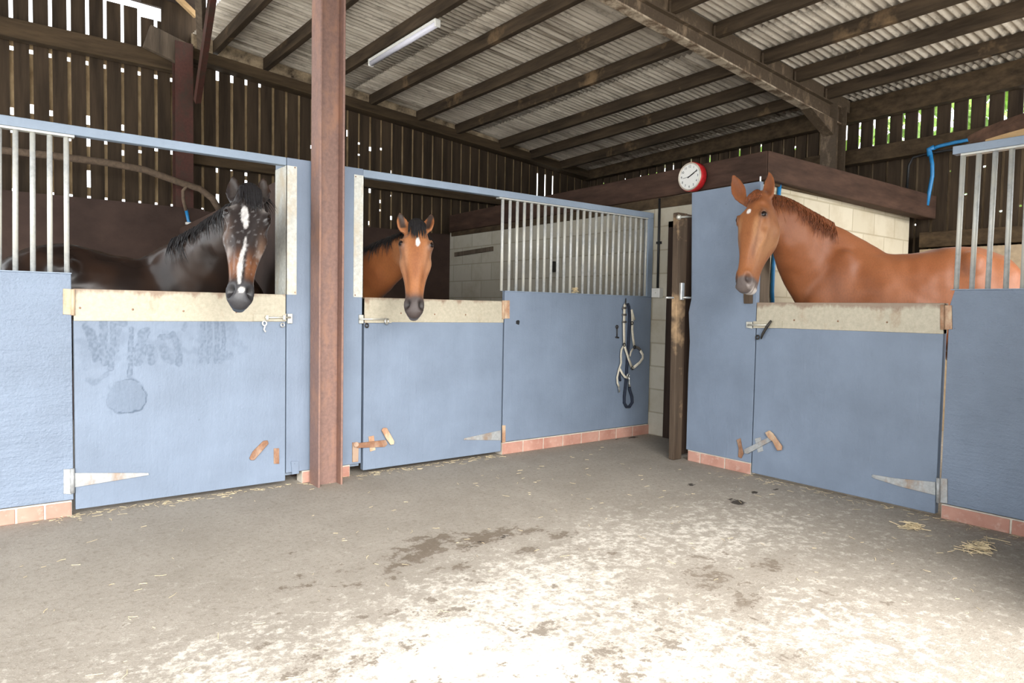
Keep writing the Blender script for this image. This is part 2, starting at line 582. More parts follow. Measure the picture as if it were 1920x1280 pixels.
def make_floor():
    xs = np.linspace(-1.0, 8.6, 321)
    ys = np.linspace(-0.6, 8.8, 314)
    gx, gy = np.meshgrid(xs, ys)
    nx, ny = len(xs), len(ys)
    verts = np.stack([gx.ravel(), gy.ravel(), np.zeros(nx * ny)], 1)
    idx = np.arange(nx * ny).reshape(ny, nx)
    faces = np.stack([idx[:-1, :-1].ravel(), idx[:-1, 1:].ravel(), idx[1:, 1:].ravel(), idx[1:, :-1].ravel()], 1)
    me = bpy.data.meshes.new('floor')
    me.from_pydata(verts.tolist(), [], faces.tolist())
    x, y = verts[:, 0], verts[:, 1]
    R = np.zeros(len(x))
    G = np.zeros(len(x))
    B = np.zeros(len(x))

    def blob(arr, px, py, rx, ry, amp, ang=0.0):
        c = P(px, py, 2, 0)
        dx, dy = x - c[0], y - c[1]
        ca, sa = math.cos(ang), math.sin(ang)
        u = (dx * ca + dy * sa) / rx
        v = (-dx * sa + dy * ca) / ry
        arr[:] = np.maximum(arr, amp * np.exp(-(u * u + v * v)))
    # brown muddy marks in front of the camera
    for a in ((800, 1025, .32, .13, .58, .4), (900, 1010, .22, .10, .60, .3), (940, 1000, .14, .08, .58, .2), (760, 1048, .2, .07, .52, .5),
              (1050, 1003, .13, .07, .52, 0), (990, 1030, .12, .06, .5, 0), (860, 1062, .12, .07, .46, 0), (710, 1152, .12, .06, .42, 0),
              (1330, 1080, .25, .16, .40, .3), (1440, 1060, .3, .12, .36, .2), (840, 1150, .12, .06, .40, 0), (770, 1210, .11, .07, .44, 0),
              (680, 1240, .15, .06, .44, .4), (590, 1230, .10, .05, .40, 0), (560, 1255, .10, .05, .42, 0), (1240, 1200, .2, .1, .38, .3),
              (1130, 1230, .18, .1, .42, .4), (1480, 1230, .12, .08, .42, 0), (1020, 1180, .15, .08, .36, 0), (485, 1210, .06, .04, .45, 0),
              (1000, 995, .2, .06, .46, .2), (1190, 1090, .2, .08, .34, .3), (1400, 1130, .2, .08, .38, .4), (620, 1270, .09, .05, .42, 0)):
        blob(R, *a)
    for k in range(90):
        blob(R, random.uniform(500, 1700), random.uniform(1030, 1290), random.uniform(.02, .07), random.uniform(.02, .05), random.uniform(.3, .47), random.uniform(0, 3))
    # dark wet marks before the right stable
    for a in ((1383, 942, .075, .055, .75, .5), (1375, 935, .09, .02, .6, -.2), (1415, 923, .055, .03, .65, .3), (1455, 917, .06, .018, .62, .2), (1378, 920, .035, .02, .55, 0),
              (1296, 909, .05, .03, .62, .3), (1185, 820, .14, .035, .62, 0), (1158, 823, .06, .03, .5, 0), (985, 962, .06, .03, .36, 0), (895, 1020, .1, .05, .44, .3),
              (945, 1005, .07, .04, .44, .2), (1065, 1005, .06, .03, .36, 0)):
        blob(G, *a)
    # overexposed daylight near the entrance, painted in as pale patches
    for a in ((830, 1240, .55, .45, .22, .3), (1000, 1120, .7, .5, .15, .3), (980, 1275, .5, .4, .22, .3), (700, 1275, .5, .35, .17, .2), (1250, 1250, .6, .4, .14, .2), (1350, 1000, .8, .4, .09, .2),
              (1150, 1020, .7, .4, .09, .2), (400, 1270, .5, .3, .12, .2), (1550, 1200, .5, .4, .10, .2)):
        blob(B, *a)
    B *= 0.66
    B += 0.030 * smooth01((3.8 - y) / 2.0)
    R *= 0.52
    G *= 0.52
    ca = me.color_attributes.new('stain', 'FLOAT_COLOR', 'POINT')
    buf = np.stack([R, G, B, np.ones_like(R)], 1).astype(np.float32)
    ca.data.foreach_set('color', buf.ravel())
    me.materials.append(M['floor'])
    o = bpy.data.objects.new('floor', me)
    C.objects.link(o)
    o['kind'] = 'structure'


make_floor()
g = MB().box(-30, 30, -30, -0.6, -0.06, -0.004)
g.box(-30, -1.0, -0.6, 20, -0.06, -0.004)
g.box(8.6, 30, -0.6, 20, -0.16, -0.1)
g.box(-1.0, 8.6, 8.8, 30, -0.16, -0.1)
struct('ground', g, M['outground'])

# ------------------------------------------------------------------ roof


def roof_z(x, y):
    zb = 4.137 - 0.1112 * (x - 2.717)
    zr = 3.93 - 0.078 * (x - 4.81)
    t = (y - 4.08) / (8.5 - 4.08)
    return zr * (1 - t) + zb * t


def make_roof():
    lam = 0.073
    rows = [(1.92, 3.84), (3.76, 5.90), (5.82, 7.96), (7.88, 8.75)]
    vs, fs = [], []
    ys = np.arange(-0.7, 8.95, lam / 6)
    for ri, (x0, x1) in enumerate(rows):
        sub = np.linspace(x0, x1, 9)
        base = len(vs)
        for i, x in enumerate(sub):
            for y in ys:
                lift = 0.016 * (ri % 2) + 0.010 * (1 - i / 8.0)
                k = math.floor(y / 0.76)
                edge = 0.006 * (1 if (y / 0.76 - k) < 0.09 else 0)
                z = roof_z(x, y) + 0.012 + 0.0165 * math.cos(2 * PI * y / lam) + 0.010 + lift * 0.6 + 0.004 * math.sin(k * 12.9) - edge
                vs.append((x, y, z))
        n = len(ys)
        for i in range(8):
            for j in range(n - 1):
                a = base + i * n + j
                fs.append((a, a + 1, a + n + 1, a + n))
    mb = MB().add(vs, fs)
    o = struct('ceiling', mb, M['roof'], smooth=True)
    s = o.modifiers.new('thick', 'SOLIDIFY')
    s.thickness = 0.007
    s.offset = 1
    return o


make_roof()
# second, darker roof pitching up from the valley over the left bay
mb = MB()
x0, x1 = 1.86, -1.5
for k in range(40):
    pass
ys = np.arange(-0.7, 8.9, 0.0365)
vs, fs = [], []
n = len(ys)
for i, x in enumerate((1.96, 0.9, 0.0, -1.6)):
    for y in ys:
        vs.append((x, y, 4.56 + 0.04 * (1.86 - x) + 0.02 * math.cos(2 * PI * y / 0.146)))
for i in range(3):
    for j in range(n - 1):
        a = i * n + j
        fs.append((a, a + 1, a + n + 1, a + n))
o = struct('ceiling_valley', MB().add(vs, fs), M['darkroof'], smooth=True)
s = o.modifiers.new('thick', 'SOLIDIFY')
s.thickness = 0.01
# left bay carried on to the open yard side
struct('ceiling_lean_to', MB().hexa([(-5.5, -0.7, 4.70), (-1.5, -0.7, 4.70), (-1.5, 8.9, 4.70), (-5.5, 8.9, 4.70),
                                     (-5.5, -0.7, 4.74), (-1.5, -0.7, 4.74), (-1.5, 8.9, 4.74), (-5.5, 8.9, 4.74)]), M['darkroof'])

PX = [2.15, 2.72, 3.40, 4.10, 4.81, 5.445, 6.23, 6.83, 7.466]
for k, x in enumerate(PX):
    mb = MB()
    d = 0.135
    pts = []
    for y in (-0.6, 8.56):
        zt = roof_z(x, y) + 0.012
        for dx, dz in ((-0.032, -d), (0.032, -d), (0.032, 0), (-0.032, 0)):
            pts.append((x + dx, y, zt + dz))
    mb.add(pts, [(0, 1, 2, 3), (7, 6, 5, 4), (0, 4, 5, 1), (1, 5, 6, 2), (2, 6, 7, 3), (3, 7, 4, 0)])
    struct('roof_purlin', mb, M['purlin'], bevel=0.004)
# eaves beam on the right-hand wall
mb = MB()
x = 8.1
pts = []
for y in (-0.6, 8.56):
    zt = roof_z(x, y) + 0.01
    zb = 3.515 if y < 4 else 3.40
    for dx, z in ((-0.05, zb), (0.06, zb), (0.06, zt), (-0.05, zt)):
        pts.append((x + dx, y, z))
mb.add(pts, [(0, 1, 2, 3), (7, 6, 5, 4), (0, 4, 5, 1), (1, 5, 6, 2), (2, 6, 7, 3), (3, 7, 4, 0)])
struct('eaves_beam', mb, M['plate'])

# steel rafter (I section) with closer boards between the purlins
Yr0, Yr1 = 4.03, 4.13


def raf_bot(x):
    return 3.725 - 0.092 * (x - 3.99)


def raf_top(x):
    return roof_z(x, 4.08) - 0.125


mb = MB()
xa, xb = 1.75, 7.78
yc = (Yr0 + Yr1) / 2
for (ya, yb, za, zb) in ((yc - .005, yc + .005, 0.01, None), (Yr0, Yr1, None, 0)):
    pts = []
    for x in (xa, xb):
        lo = raf_bot(x) + za if za is not None else raf_top(x) - 0.012
        hi = raf_bot(x) + zb if (zb is not None and za is not None) else raf_top(x)
        pts += [(x, ya, lo), (x, yb, lo), (x, yb, hi), (x, ya, hi)]
    mb.add(pts, [(0, 1, 2, 3), (7, 6, 5, 4), (0, 4, 5, 1), (1, 5, 6, 2), (2, 6, 7, 3), (3, 7, 4, 0)])
raf = obj('steel_rafter', mb, M['rafter'], loc=(4.8, yc, 3.65))
tag(raf, 'grimy brown steel rafter crossing under the purlins down to the right-hand wall', 'rafter')
pts = []
for x in (xa, xb):
    lo = raf_bot(x)
    pts += [(x, Yr0, lo), (x, Yr1, lo), (x, Yr1, lo + .016), (x, Yr0, lo + .016)]
obj('lower_flange', MB().add(pts, [(0, 1, 2, 3), (7, 6, 5, 4), (0, 4, 5, 1), (1, 5, 6, 2), (2, 6, 7, 3), (3, 7, 4, 0)]), M['flange'], raf)
for x in np.array(PX):
    mb = MB()
    zt = roof_z(x, 4.08)
    mb.box(x - 0.045, x + 0.045, Yr0 - .004, Yr0 + .01, zt - 0.13, zt - 0.02)
    obj('cleat', mb, M['rafter'], raf)


def closer_row(y0, y1, zfun_lo, xs, name, mat):
    for a, b in zip(xs[:-1], xs[1:]):
        mb = MB()
        x0, x1 = a + 0.033, b - 0.033
        pts = []
        for z in (0, 1):
            for (x, y) in ((x0, y0), (x1, y0), (x1, y1), (x0, y1)):
                pts.append((x, y, (roof_z(x, y) + 0.012) if z else zfun_lo(x)))
        mb.hexa(pts)
        struct(name, mb, mat)


closer_row(4.06, 4.085, lambda x: raf_top(x) - 0.002, PX + [8.05], 'closer_board', M['rafter'])

# top plate over the back boarding
def plate_lo(x):
    return 3.818 - 0.0857 * (x - 3.4)


mb = MB()
pts = []
for x in (1.80, 8.15):
    lo, hi = plate_lo(x), plate_lo(x) + 0.125
    pts += [(x, 8.44, lo), (x, 8.56, lo), (x, 8.56, hi), (x, 8.44, hi)]
mb.add(pts, [(0, 1, 2, 3), (7, 6, 5, 4), (0, 4, 5, 1), (1, 5, 6, 2), (2, 6, 7, 3), (3, 7, 4, 0)])
struct('wall_plate', mb, M['plate'], bevel=0.006)
mb = MB()
pts = []
for x in (1.80, 8.15):
    lo = plate_lo(x) - 0.012
    pts += [(x, 8.40, lo), (x, 8.58, lo), (x, 8.58, lo + .014), (x, 8.40, lo + .014)]
mb.add(pts, [(0, 1, 2, 3), (7, 6, 5, 4), (0, 4, 5, 1), (1, 5, 6, 2), (2, 6, 7, 3), (3, 7, 4, 0)])
struct('plate_ledge', mb, M['plate'])
closer_row(8.48, 8.52, lambda x: plate_lo(x) + 0.12, [1.86] + PX + [8.05], 'closer_board', M['closer'])

# left bay rail and gable timbers
mb = MB().box(-1.5, 1.78, 8.44, 8.56, 3.77, 3.96)
struct('gable_rail', mb, M['plate'], bevel=0.008)
mb = MB().bar((1.42, 8.38, 4.06), (1.86, 8.38, 3.93), 0.07, 0.26)
struct('gusset_board', mb, M['greywood'], bevel=0.01)
# horizontal sheeting rails
mb = MB().box(1.9, 8.15, 8.46, 8.57, 2.79, 2.90)
struct('sheeting_rail', mb, M['plate'])
mb = MB().box(8.02, 8.17, -0.5, 8.5, 2.96, 3.13)
struct('sheeting_rail', mb, M['plate'], bevel=0.006)
mb = MB().box(8.02, 8.17, -0.5, 3.25, 1.95, 2.11)
struct('sheeting_rail', mb, M['plate'], bevel=0.006)
mb = MB().box(8.05, 8.17, -0.5, 3.25, 0.0, 1.93)
struct('lining_board', mb, plain('pale_ply', (0.42, 0.32, 0.21), 0.7))

# stanchions


def hsec(x0, x1, y0, y1, z0, z1, tf=0.012, tw=0.009, web='x'):
    """H section; web='x': web runs along x, flanges at x0 and x1"""
    mb = MB()
    if web == 'x':
        mb.box(x0, x0 + tf, y0, y1, z0, z1)
        mb.box(x1 - tf, x1, y0, y1, z0, z1)
        yc = (y0 + y1) / 2
        mb.box(x0 + tf - .001, x1 - tf + .001, yc - tw / 2, yc + tw / 2, z0, z1)
    else:
        mb.box(x0, x1, y0, y0 + tf, z0, z1)
        mb.box(x0, x1, y1 - tf, y1, z0, z1)
        xc = (x0 + x1) / 2
        mb.box(xc - tw / 2, xc + tw / 2, y0 + tf - .001, y1 - tf + .001, z0, z1)
    return mb


sp = obj('steel_post', hsec(1.733, 1.905, 4.325, 4.478, -0.01, 4.15, 0.014), M['steelpost'], loc=(1.82, 4.4, 0), bevel=0.003)
tag(sp, 'rusty red-brown steel post standing between the two left stable doors', 'post')
st = obj('steel_stanchion', hsec(1.68, 1.86, 8.27, 8.43, 0, 4.05, web='y'), M['redsteel'], loc=(1.76, 8.35, 0))
tag(st, 'dark red steel stanchion against the slatted boards behind the black horse', 'post')
rs = obj('steel_stanchion', hsec(7.60, 7.82, 3.99, 4.17, 0, 3.58), M['rafter'], loc=(7.7, 4.08, 0))
tag(rs, 'cobwebbed steel stanchion under the lower end of the rafter', 'post')
mb = MB().prism([(7.62, 3.40), (7.10, 3.435), (7.62, 3.22)], 1, 4.02, 4.14)
obj('haunch', mb, M['rafter'], rs)
# braces above the black horse


def under_roof(px, py, z=4.10):
    q = P(px, py, 1, 8.0)
    return P(px, py, 1, 8.0 * (z - 1.2) / (q[2] - 1.2))


br = obj('diagonal_brace', MB().bar(under_roof(401, -22), P(370, 190, 1, 8.2), 0.06, 0.06, (0, 1, 0)), M['redsteel'], loc=(1.85, 8.25, 3.6))
tag(br, 'slim rust-brown diagonal brace rising beside the dark red stanchion', 'brace')
br2 = obj('diagonal_brace', MB().bar(under_roof(375, -22, 4.08), P(379, 90, 1, 7.9), 0.07, 0.07, (0, 1, 0)), M['greywood'], loc=(1.85, 8.2, 4.0))
tag(br2, 'short grey brace leaning into the valley left of the rust-brown brace', 'brace')
mb = MB().bar(P(296, -40, 1, 8.2), P(368, 30, 1, 8.3), 0.05, 0.06, (0, 1, 0))
br3 = obj('pale_brace', mb, M['cutwood'], loc=(1.7, 8.2, 4.2))
tag(br3, 'pale timber brace at the top beside the bright gap', 'brace')

# ------------------------------------------------------------------ boarded walls
# inner boards with open joints, outer boards behind the joints, as two standing layers
PITCH = 0.1625


def boarded(name, axis, plane, out, a0, a1, first, z0fun, ztop, gap, outer_fun, omat='outer'):
    """vertical boards; axis: 0 the wall runs along x, 1 along y; out=+1 outwards"""
    k0 = math.floor((a0 - first) / PITCH)
    inner = MB()
    outer = MB()
    k = k0
    while first + k * PITCH < a1:
        s = first + k * PITCH
        e = s + PITCH
        lo, hi = s + gap / 2 + random.uniform(-.002, .002), e - gap / 2 + random.uniform(-.002, .002)
        mid = 0.5 * (lo + hi)
        zt = ztop(mid)
        if axis == 0:
            inner.box(lo, hi, plane, plane + 0.02 * out, z0fun(mid), zt)
        else:
            inner.box(plane, plane + 0.02 * out, lo, hi, z0fun(mid), zt)
        w = 0.055
        segs = outer_fun(s, k)
        for (sa, sb) in zip(segs[:-1], segs[1:]):
            if sb[0] - sa[1] < 0.14:
                off = random.choice((-1, 1)) * (gap * random.uniform(.32, .5))
                lo_, hi_ = (s - w, s - off) if off > 0 else (s - off, s + w)
                if axis == 0:
                    outer.box(lo_, hi_, plane + 0.03 * out, plane + 0.045 * out, sa[1] - .01, sb[0] + .01)
                else:
                    outer.box(plane + 0.03 * out, plane + 0.045 * out, lo_, hi_, sa[1] - .01, sb[0] + .01)
        for (za, zb) in segs:
            if axis == 0:
                outer.box(s - w, s + w, plane + 0.026 * out, plane + 0.045 * out, za, zb)
            else:
                outer.box(plane + 0.026 * out, plane + 0.045 * out, s - w, s + w, za, zb)
        k += 1
    struct(name, inner, M['board'])
    if outer.v:
        struct(name + '_outer', outer, M[omat])


def segs_with_gaps(z0, z1, gaps):
    out = []
    z = z0
    for (a, b) in sorted(gaps):
        if a > z:
            out.append((z, a))
        z = max(z, b)
    if z < z1:
        out.append((z, z1))
    return out


def outer_back(s, k):
    r = random.Random(k * 31 + 5)
    gaps = []
    if s < 1.8:
        gaps.append((3.85, 5.0))                       # open above the gable rail
        gaps.append((2.22, 2.33))                      # daylight just above the kicking boards
        z = 3.05 + 0.02 * r.random() - (0.0 if k > 1 else 0.0)
        for q in range(r.choice([1, 1, 2])):
            a = r.uniform(2.75, 3.12)
            gaps.append((a, a + r.uniform(.03, .10)))
        if k in (4,):
            gaps.append((2.42, 2.60))
        gaps.append((3.70, 3.745))
    elif s < 3.2:
        q = k - 11
        if q <= 4:
            gaps.append((plate_lo(s) - .125 + .022 * q, 5.0))
        gaps.append((2.22, 2.32))
        for q2 in range(r.choice([1, 2])):
            a = r.uniform(2.5, 3.0)
            gaps.append((a, a + r.uniform(.02, .07)))
        if k == 12:
            gaps.append((2.35, 2.5))
    elif s < 4.6:
        for q2 in range(r.choice([1, 2, 3])):
            a = r.uniform(2.95, 3.5)
            gaps.append((a, a + r.uniform(.02, .06)))
        for q2 in range(2):
            a = r.uniform(2.3, 2.75)
            gaps.append((a, a + r.uniform(.02, .06)))
    elif 7.0 < s < 7.5:
        gaps.append((2.9, 3.40))
    return segs_with_gaps(0.3, 4.6, gaps)


def back_top(x):
    if x < 1.78:
        return 4.41 if x < 1.42 else 4.33
    return plate_lo(x) + 0.05


boarded('wall_back', 0, YB, 1, -1.5, 8.2, 0.249, lambda x: 0.3, back_top, 0.034, outer_back)


def outer_right(s, k):
    r = random.Random(k * 17 + 3)
    gaps = [(3.17, 3.6)]
    if s > 4.4:
        # deep shade behind the tack room: most joints are covered
        if r.random() < 0.45:
            gaps = [(3.3, 3.35)]
        elif r.random() < 0.4:
            gaps = []
    if s < 4:
        for q in range(1):
            a = r.uniform(2.1, 2.9)
            gaps.append((a, a + .02))
    return segs_with_gaps(0.3, 3.75, gaps)


boarded('wall_right', 1, XW, 1, -0.6, 8.6, 4.305 * 8.2 / 8.45 + 0.01, lambda y: 0.3, lambda y: 3.72, 0.031, outer_right, 'outer_dim')

struct('gable_board', MB().box(1.60, 2.02, 8.565, 8.59, 3.90, 4.75).box(1.40, 1.60, 8.565, 8.59, 4.47, 4.75), M['board'])
# walls out of the frame that close the barn and shade it
struct('wall_front', MB().box(3.2, 4.62, 0.45, 0.50, 0, 3.9), M['board'])
struct('wall_front_low', MB().box(4.62, 8.3, 0.50, 0.55, 0, 1.1), M['board'])
struct('wall_front_gable', MB().box(-5.5, 8.4, -0.72, -0.66, 3.55, 5.2), M['board'])

# kicking boards behind the left stables
struct('lining_board', MB().box(-0.6, 1.95, YK, YK + 0.03, 0, 2.25), M['kick'])
struct('lining_board', MB().box(1.95, 5.2, YK, YK + 0.03, 0, 2.23), M['kick'])
# wall between the two left stables
pts = [(1.70, 4.72, 0), (1.78, 4.72, 0), (1.78, 8.2, 0), (1.70, 8.2, 0), (1.70, 4.72, 2.11), (1.78, 4.72, 2.11), (1.78, 8.2, 2.02), (1.70, 8.2, 2.02)]
struct('wall_divider', MB().hexa(pts), M['kick'])

# ------------------------------------------------------------------ tack room block walls
struct('wall_block', MB().box(XB, XB + 0.15, 4.30, 8.2, 0, 2.36).box(XB, XB + 0.15, 3.34, 4.30, 2.06, 2.36), M['block'])
struct('wall_cream', MB().box(XB, 8.0, 3.345, 3.48, 0, 2.36), M['block_x'])
struct('wall_tack_end', MB().box(6.6, 6.7, 3.48, 8.2, 0, 2.3), M['block'])
struct('ceiling_tack', MB().box(XB + .16, 8.05, 3.49, 8.15, 2.37, 2.39), M['darkwood'])
# small plate under the big beams
struct('beam_plate', MB().box(XB - 0.012, XB + 0.12, 3.42, 8.15, 2.20, 2.30), M['plate'])
struct('beam_plate', MB().box(XB + 0.0, 8.05, 3.315, 3.44, 2.29, 2.35), M['plate'])
bz0, bz1 = 2.315, 2.555
b1 = obj('timber_beam', MB().hexa([(XB - .03, 3.275, bz0), (XB + .12, 3.415, bz0), (XB + .12, 8.18, bz0 - .06), (XB - .03, 8.18, bz0 - .06),
                                   (XB - .03, 3.275, bz1), (XB + .12, 3.415, bz1), (XB + .12, 8.18, bz1 - .06), (XB - .03, 8.18, bz1 - .06)]), M['beam'], bevel=0.012, loc=(XB, 5.7, bz0))
tag(b1, 'long dark brown timber beam running back from the clock over the block wall', 'beam')
e = P(1757, 370, 0, 8.15)
b2 = obj('timber_beam', MB().hexa([(XB - .029, 3.274, bz0), (8.15, 3.14, bz0 - .06), (8.15, 3.28, bz0 - .06), (XB + .121, 3.414, bz0),
                                   (XB - .029, 3.274, bz1), (8.15, 3.14, bz1 - .05), (8.15, 3.28, bz1 - .05), (XB + .121, 3.414, bz1)]), M['beam'], bevel=0.012, loc=(6.6, 3.3, bz0))
tag(b2, 'reddish brown timber beam along the top of the cream wall above the chestnut horse', 'beam')
# tack-room doorway: frame, dark fill for the unlit room, open leaf
fr = thing('door_frame', (XB, 3.95, 0), 'dark timber door frame of the tack room in the block wall', 'door frame')
obj('jamb', MB().box(XB - .03, XB + .12, 4.20, 4.30, 0, 2.06), M['darkwood'], fr, bevel=.004)
obj('jamb', MB().box(XB - .03, XB + .12, 3.42, 3.50, 0, 2.06), M['darkwood'], fr, bevel=.004)
obj('head', MB().box(XB - .03, XB + .12, 3.42, 4.30, 2.0, 2.06), M['darkwood'], fr, bevel=.004)
struct('doorway_shade', MB().box(XB + .10, XB + .13, 3.5, 4.2, 0, 2.0), M['darkwood'])  # dark sheet across the opening, standing in for the shade inside
lf = thing('plank_door', (4.8, 3.62, 0), 'weathered plank door standing open beside the tall blue panel', 'door')
obj('leaf', MB().box(4.53, 5.15, 3.60, 3.645, 0.03, 2.0), M['darkwood'], lf, bevel=.003)
obj('edge_post', MB().hexa([(4.43, 3.575, 0.0), (4.53, 3.575, 0.0), (4.53, 3.63, 0.0), (4.43, 3.63, 0.0),
                            (4.40, 3.575, 2.0), (4.52, 3.575, 2.0), (4.52, 3.63, 2.0), (4.40, 3.63, 2.0)]), M['oldwood'], lf, bevel=.006)
mb = MB().tube([P(1270, 407, 1, 3.56), P(1298, 406, 1, 3.56)], 0.009, 8)
mb.sphere(P(1273, 407, 1, 3.555), 0.02)
obj('top_bolt', mb, M['zinc'], lf, smooth=True)
q = P(1279, 546, 1, 3.56)
obj('lock_plate', MB().box(q[0] - .02, q[0] + .02, q[1] - .01, 3.577, q[2] - .07, q[2] + .07), M['chrome'], lf, bevel=.006)
q2 = P(1291, 558, 1, 3.555)
obj('lever_handle', MB().tube([q + np.array([0, -.012, -.05]), q + np.array([0, -.03, -.05]), q2 + np.array([.0, -.02, 0]), q2 + np.array([.03, -.02, 0])], 0.009, 8), M['chrome'], lf, smooth=True)
q = P(1258, 558, 1, 3.57)
obj('latch', MB().tube([q - np.array([.06, 0, 0]), q + np.array([.03, 0, 0])], 0.008, 8), M['chrome'], lf, smooth=True)
# black conduit with a switch box on the block wall end
cx = XB - 0.012
cd = thing('conduit', (cx, 4.45, 1.45), 'thin black cable conduit dropping down the block wall to a white box', 'conduit')
pa, pb = P(1237, 372, 0, cx), P(1233, 540, 0, cx)
obj('pipe', MB().tube([pa, pb], 0.012, 8), M['black'], cd, smooth=True)
q = P(1235, 455, 0, cx)
obj('saddle', MB().box(cx - .012, cx + .01, q[1] - .03, q[1] + .022, q[2] - .012, q[2] + .012), M['black'], cd)
q = P(1232, 549, 0, cx - .02)
sw = thing('switch_box', (cx, q[1], q[2]), 'small white electrical box at the foot of the black conduit', 'switch')
obj('box', MB().box(cx - .045, cx + .012, q[1] - .05, q[1] + .05, q[2] - .045, q[2] + .045), M['white'], sw, bevel=.005)
obj('cover_screw', MB().sphere((cx - .045, q[1], q[2]), .006, 8, 6), M['zinc'], sw)
# ------------------------------------------------------------------ stable fronts
def pl(px, py, side):
    """2D coordinates on the left (L: x,z) or right (R: y,z) stable front"""
    if side == 'L':
        q = P(px, py, 1, YF)
        return [q[0], q[2]]
    q = P(px, py, 0, XR)
    return [q[1], q[2]]


def p3(px, py, side, off=0.0):
    return P(px, py, 1, YF - off) if side == 'L' else P(px, py, 0, XR - off)


def plate(name, pix, side, mat, parent, t=0.006, off=0.0, bevel=0.0015):
    poly = [pl(x, y, side) for x, y in pix]
    mb = MB()
    if side == 'L':
        mb.prism(poly, 1, YF - off - t, YF - off)
    else:
        mb.prism(poly, 0, XR - off - t, XR - off)
    return obj(name, mb, mat, parent, bevel=bevel)


NL = (0, -1, 0)
NR = (-1, 0, 0)


def screws(mb, pix, side, off, r=0.006):
    for x, y in pix:
        q = p3(x, y, side, off)
        mb.sphere(q, r, 8, 6)
    return mb


def plinth(axis, plane, a0, a1, z1, depth=0.05, pitch=0.235, first=None):
    mb = MB()
    core = MB()
    s = a0
    if first:
        cuts = [a0] + first
    else:
        cuts = [a0]
        while cuts[-1] + pitch < a1 - 0.05:
            cuts.append(cuts[-1] + pitch)
    cuts.append(a1)
    for a, b in zip(cuts[:-1], cuts[1:]):
        lo, hi = a + .005, b - .005
        if axis == 0:
            mb.box(lo, hi, plane, plane + depth, 0, z1 - .008)
        else:
            mb.box(plane, plane + depth, lo, hi, 0, z1 - .008)
    if axis == 0:
        core.box(a0 + .003, a1 - .003, plane + .005, plane + depth + .05, 0, z1)
    else:
        core.box(plane + .005, plane + depth + .05, a0 + .003, a1 - .003, 0, z1)
    struct('brick_plinth', mb, M['brick'], bevel=.004)
    struct('plinth_mortar', core, M['mortar'])


plinth(0, YF, -0.9, X_at(136, 950), 0.088, first=[-0.4, 0.12, X_at(84, 950)])
plinth(0, YF, X_at(566, 890), X_at(657, 885), 0.082, pitch=0.11)
plinth(0, YF, X_at(941, 850), X_at(1219, 812), 0.10, pitch=0.225)
plinth(1, XR, 2.93, 3.515, 0.088, pitch=0.23)
plinth(1, XR, 0.55, 1.645, 0.088, first=[0.62, 0.86, 1.095, 1.29])

# --- left-most panel with bars
x_d1 = X_at(138, 700)
zt_p1 = 1.352


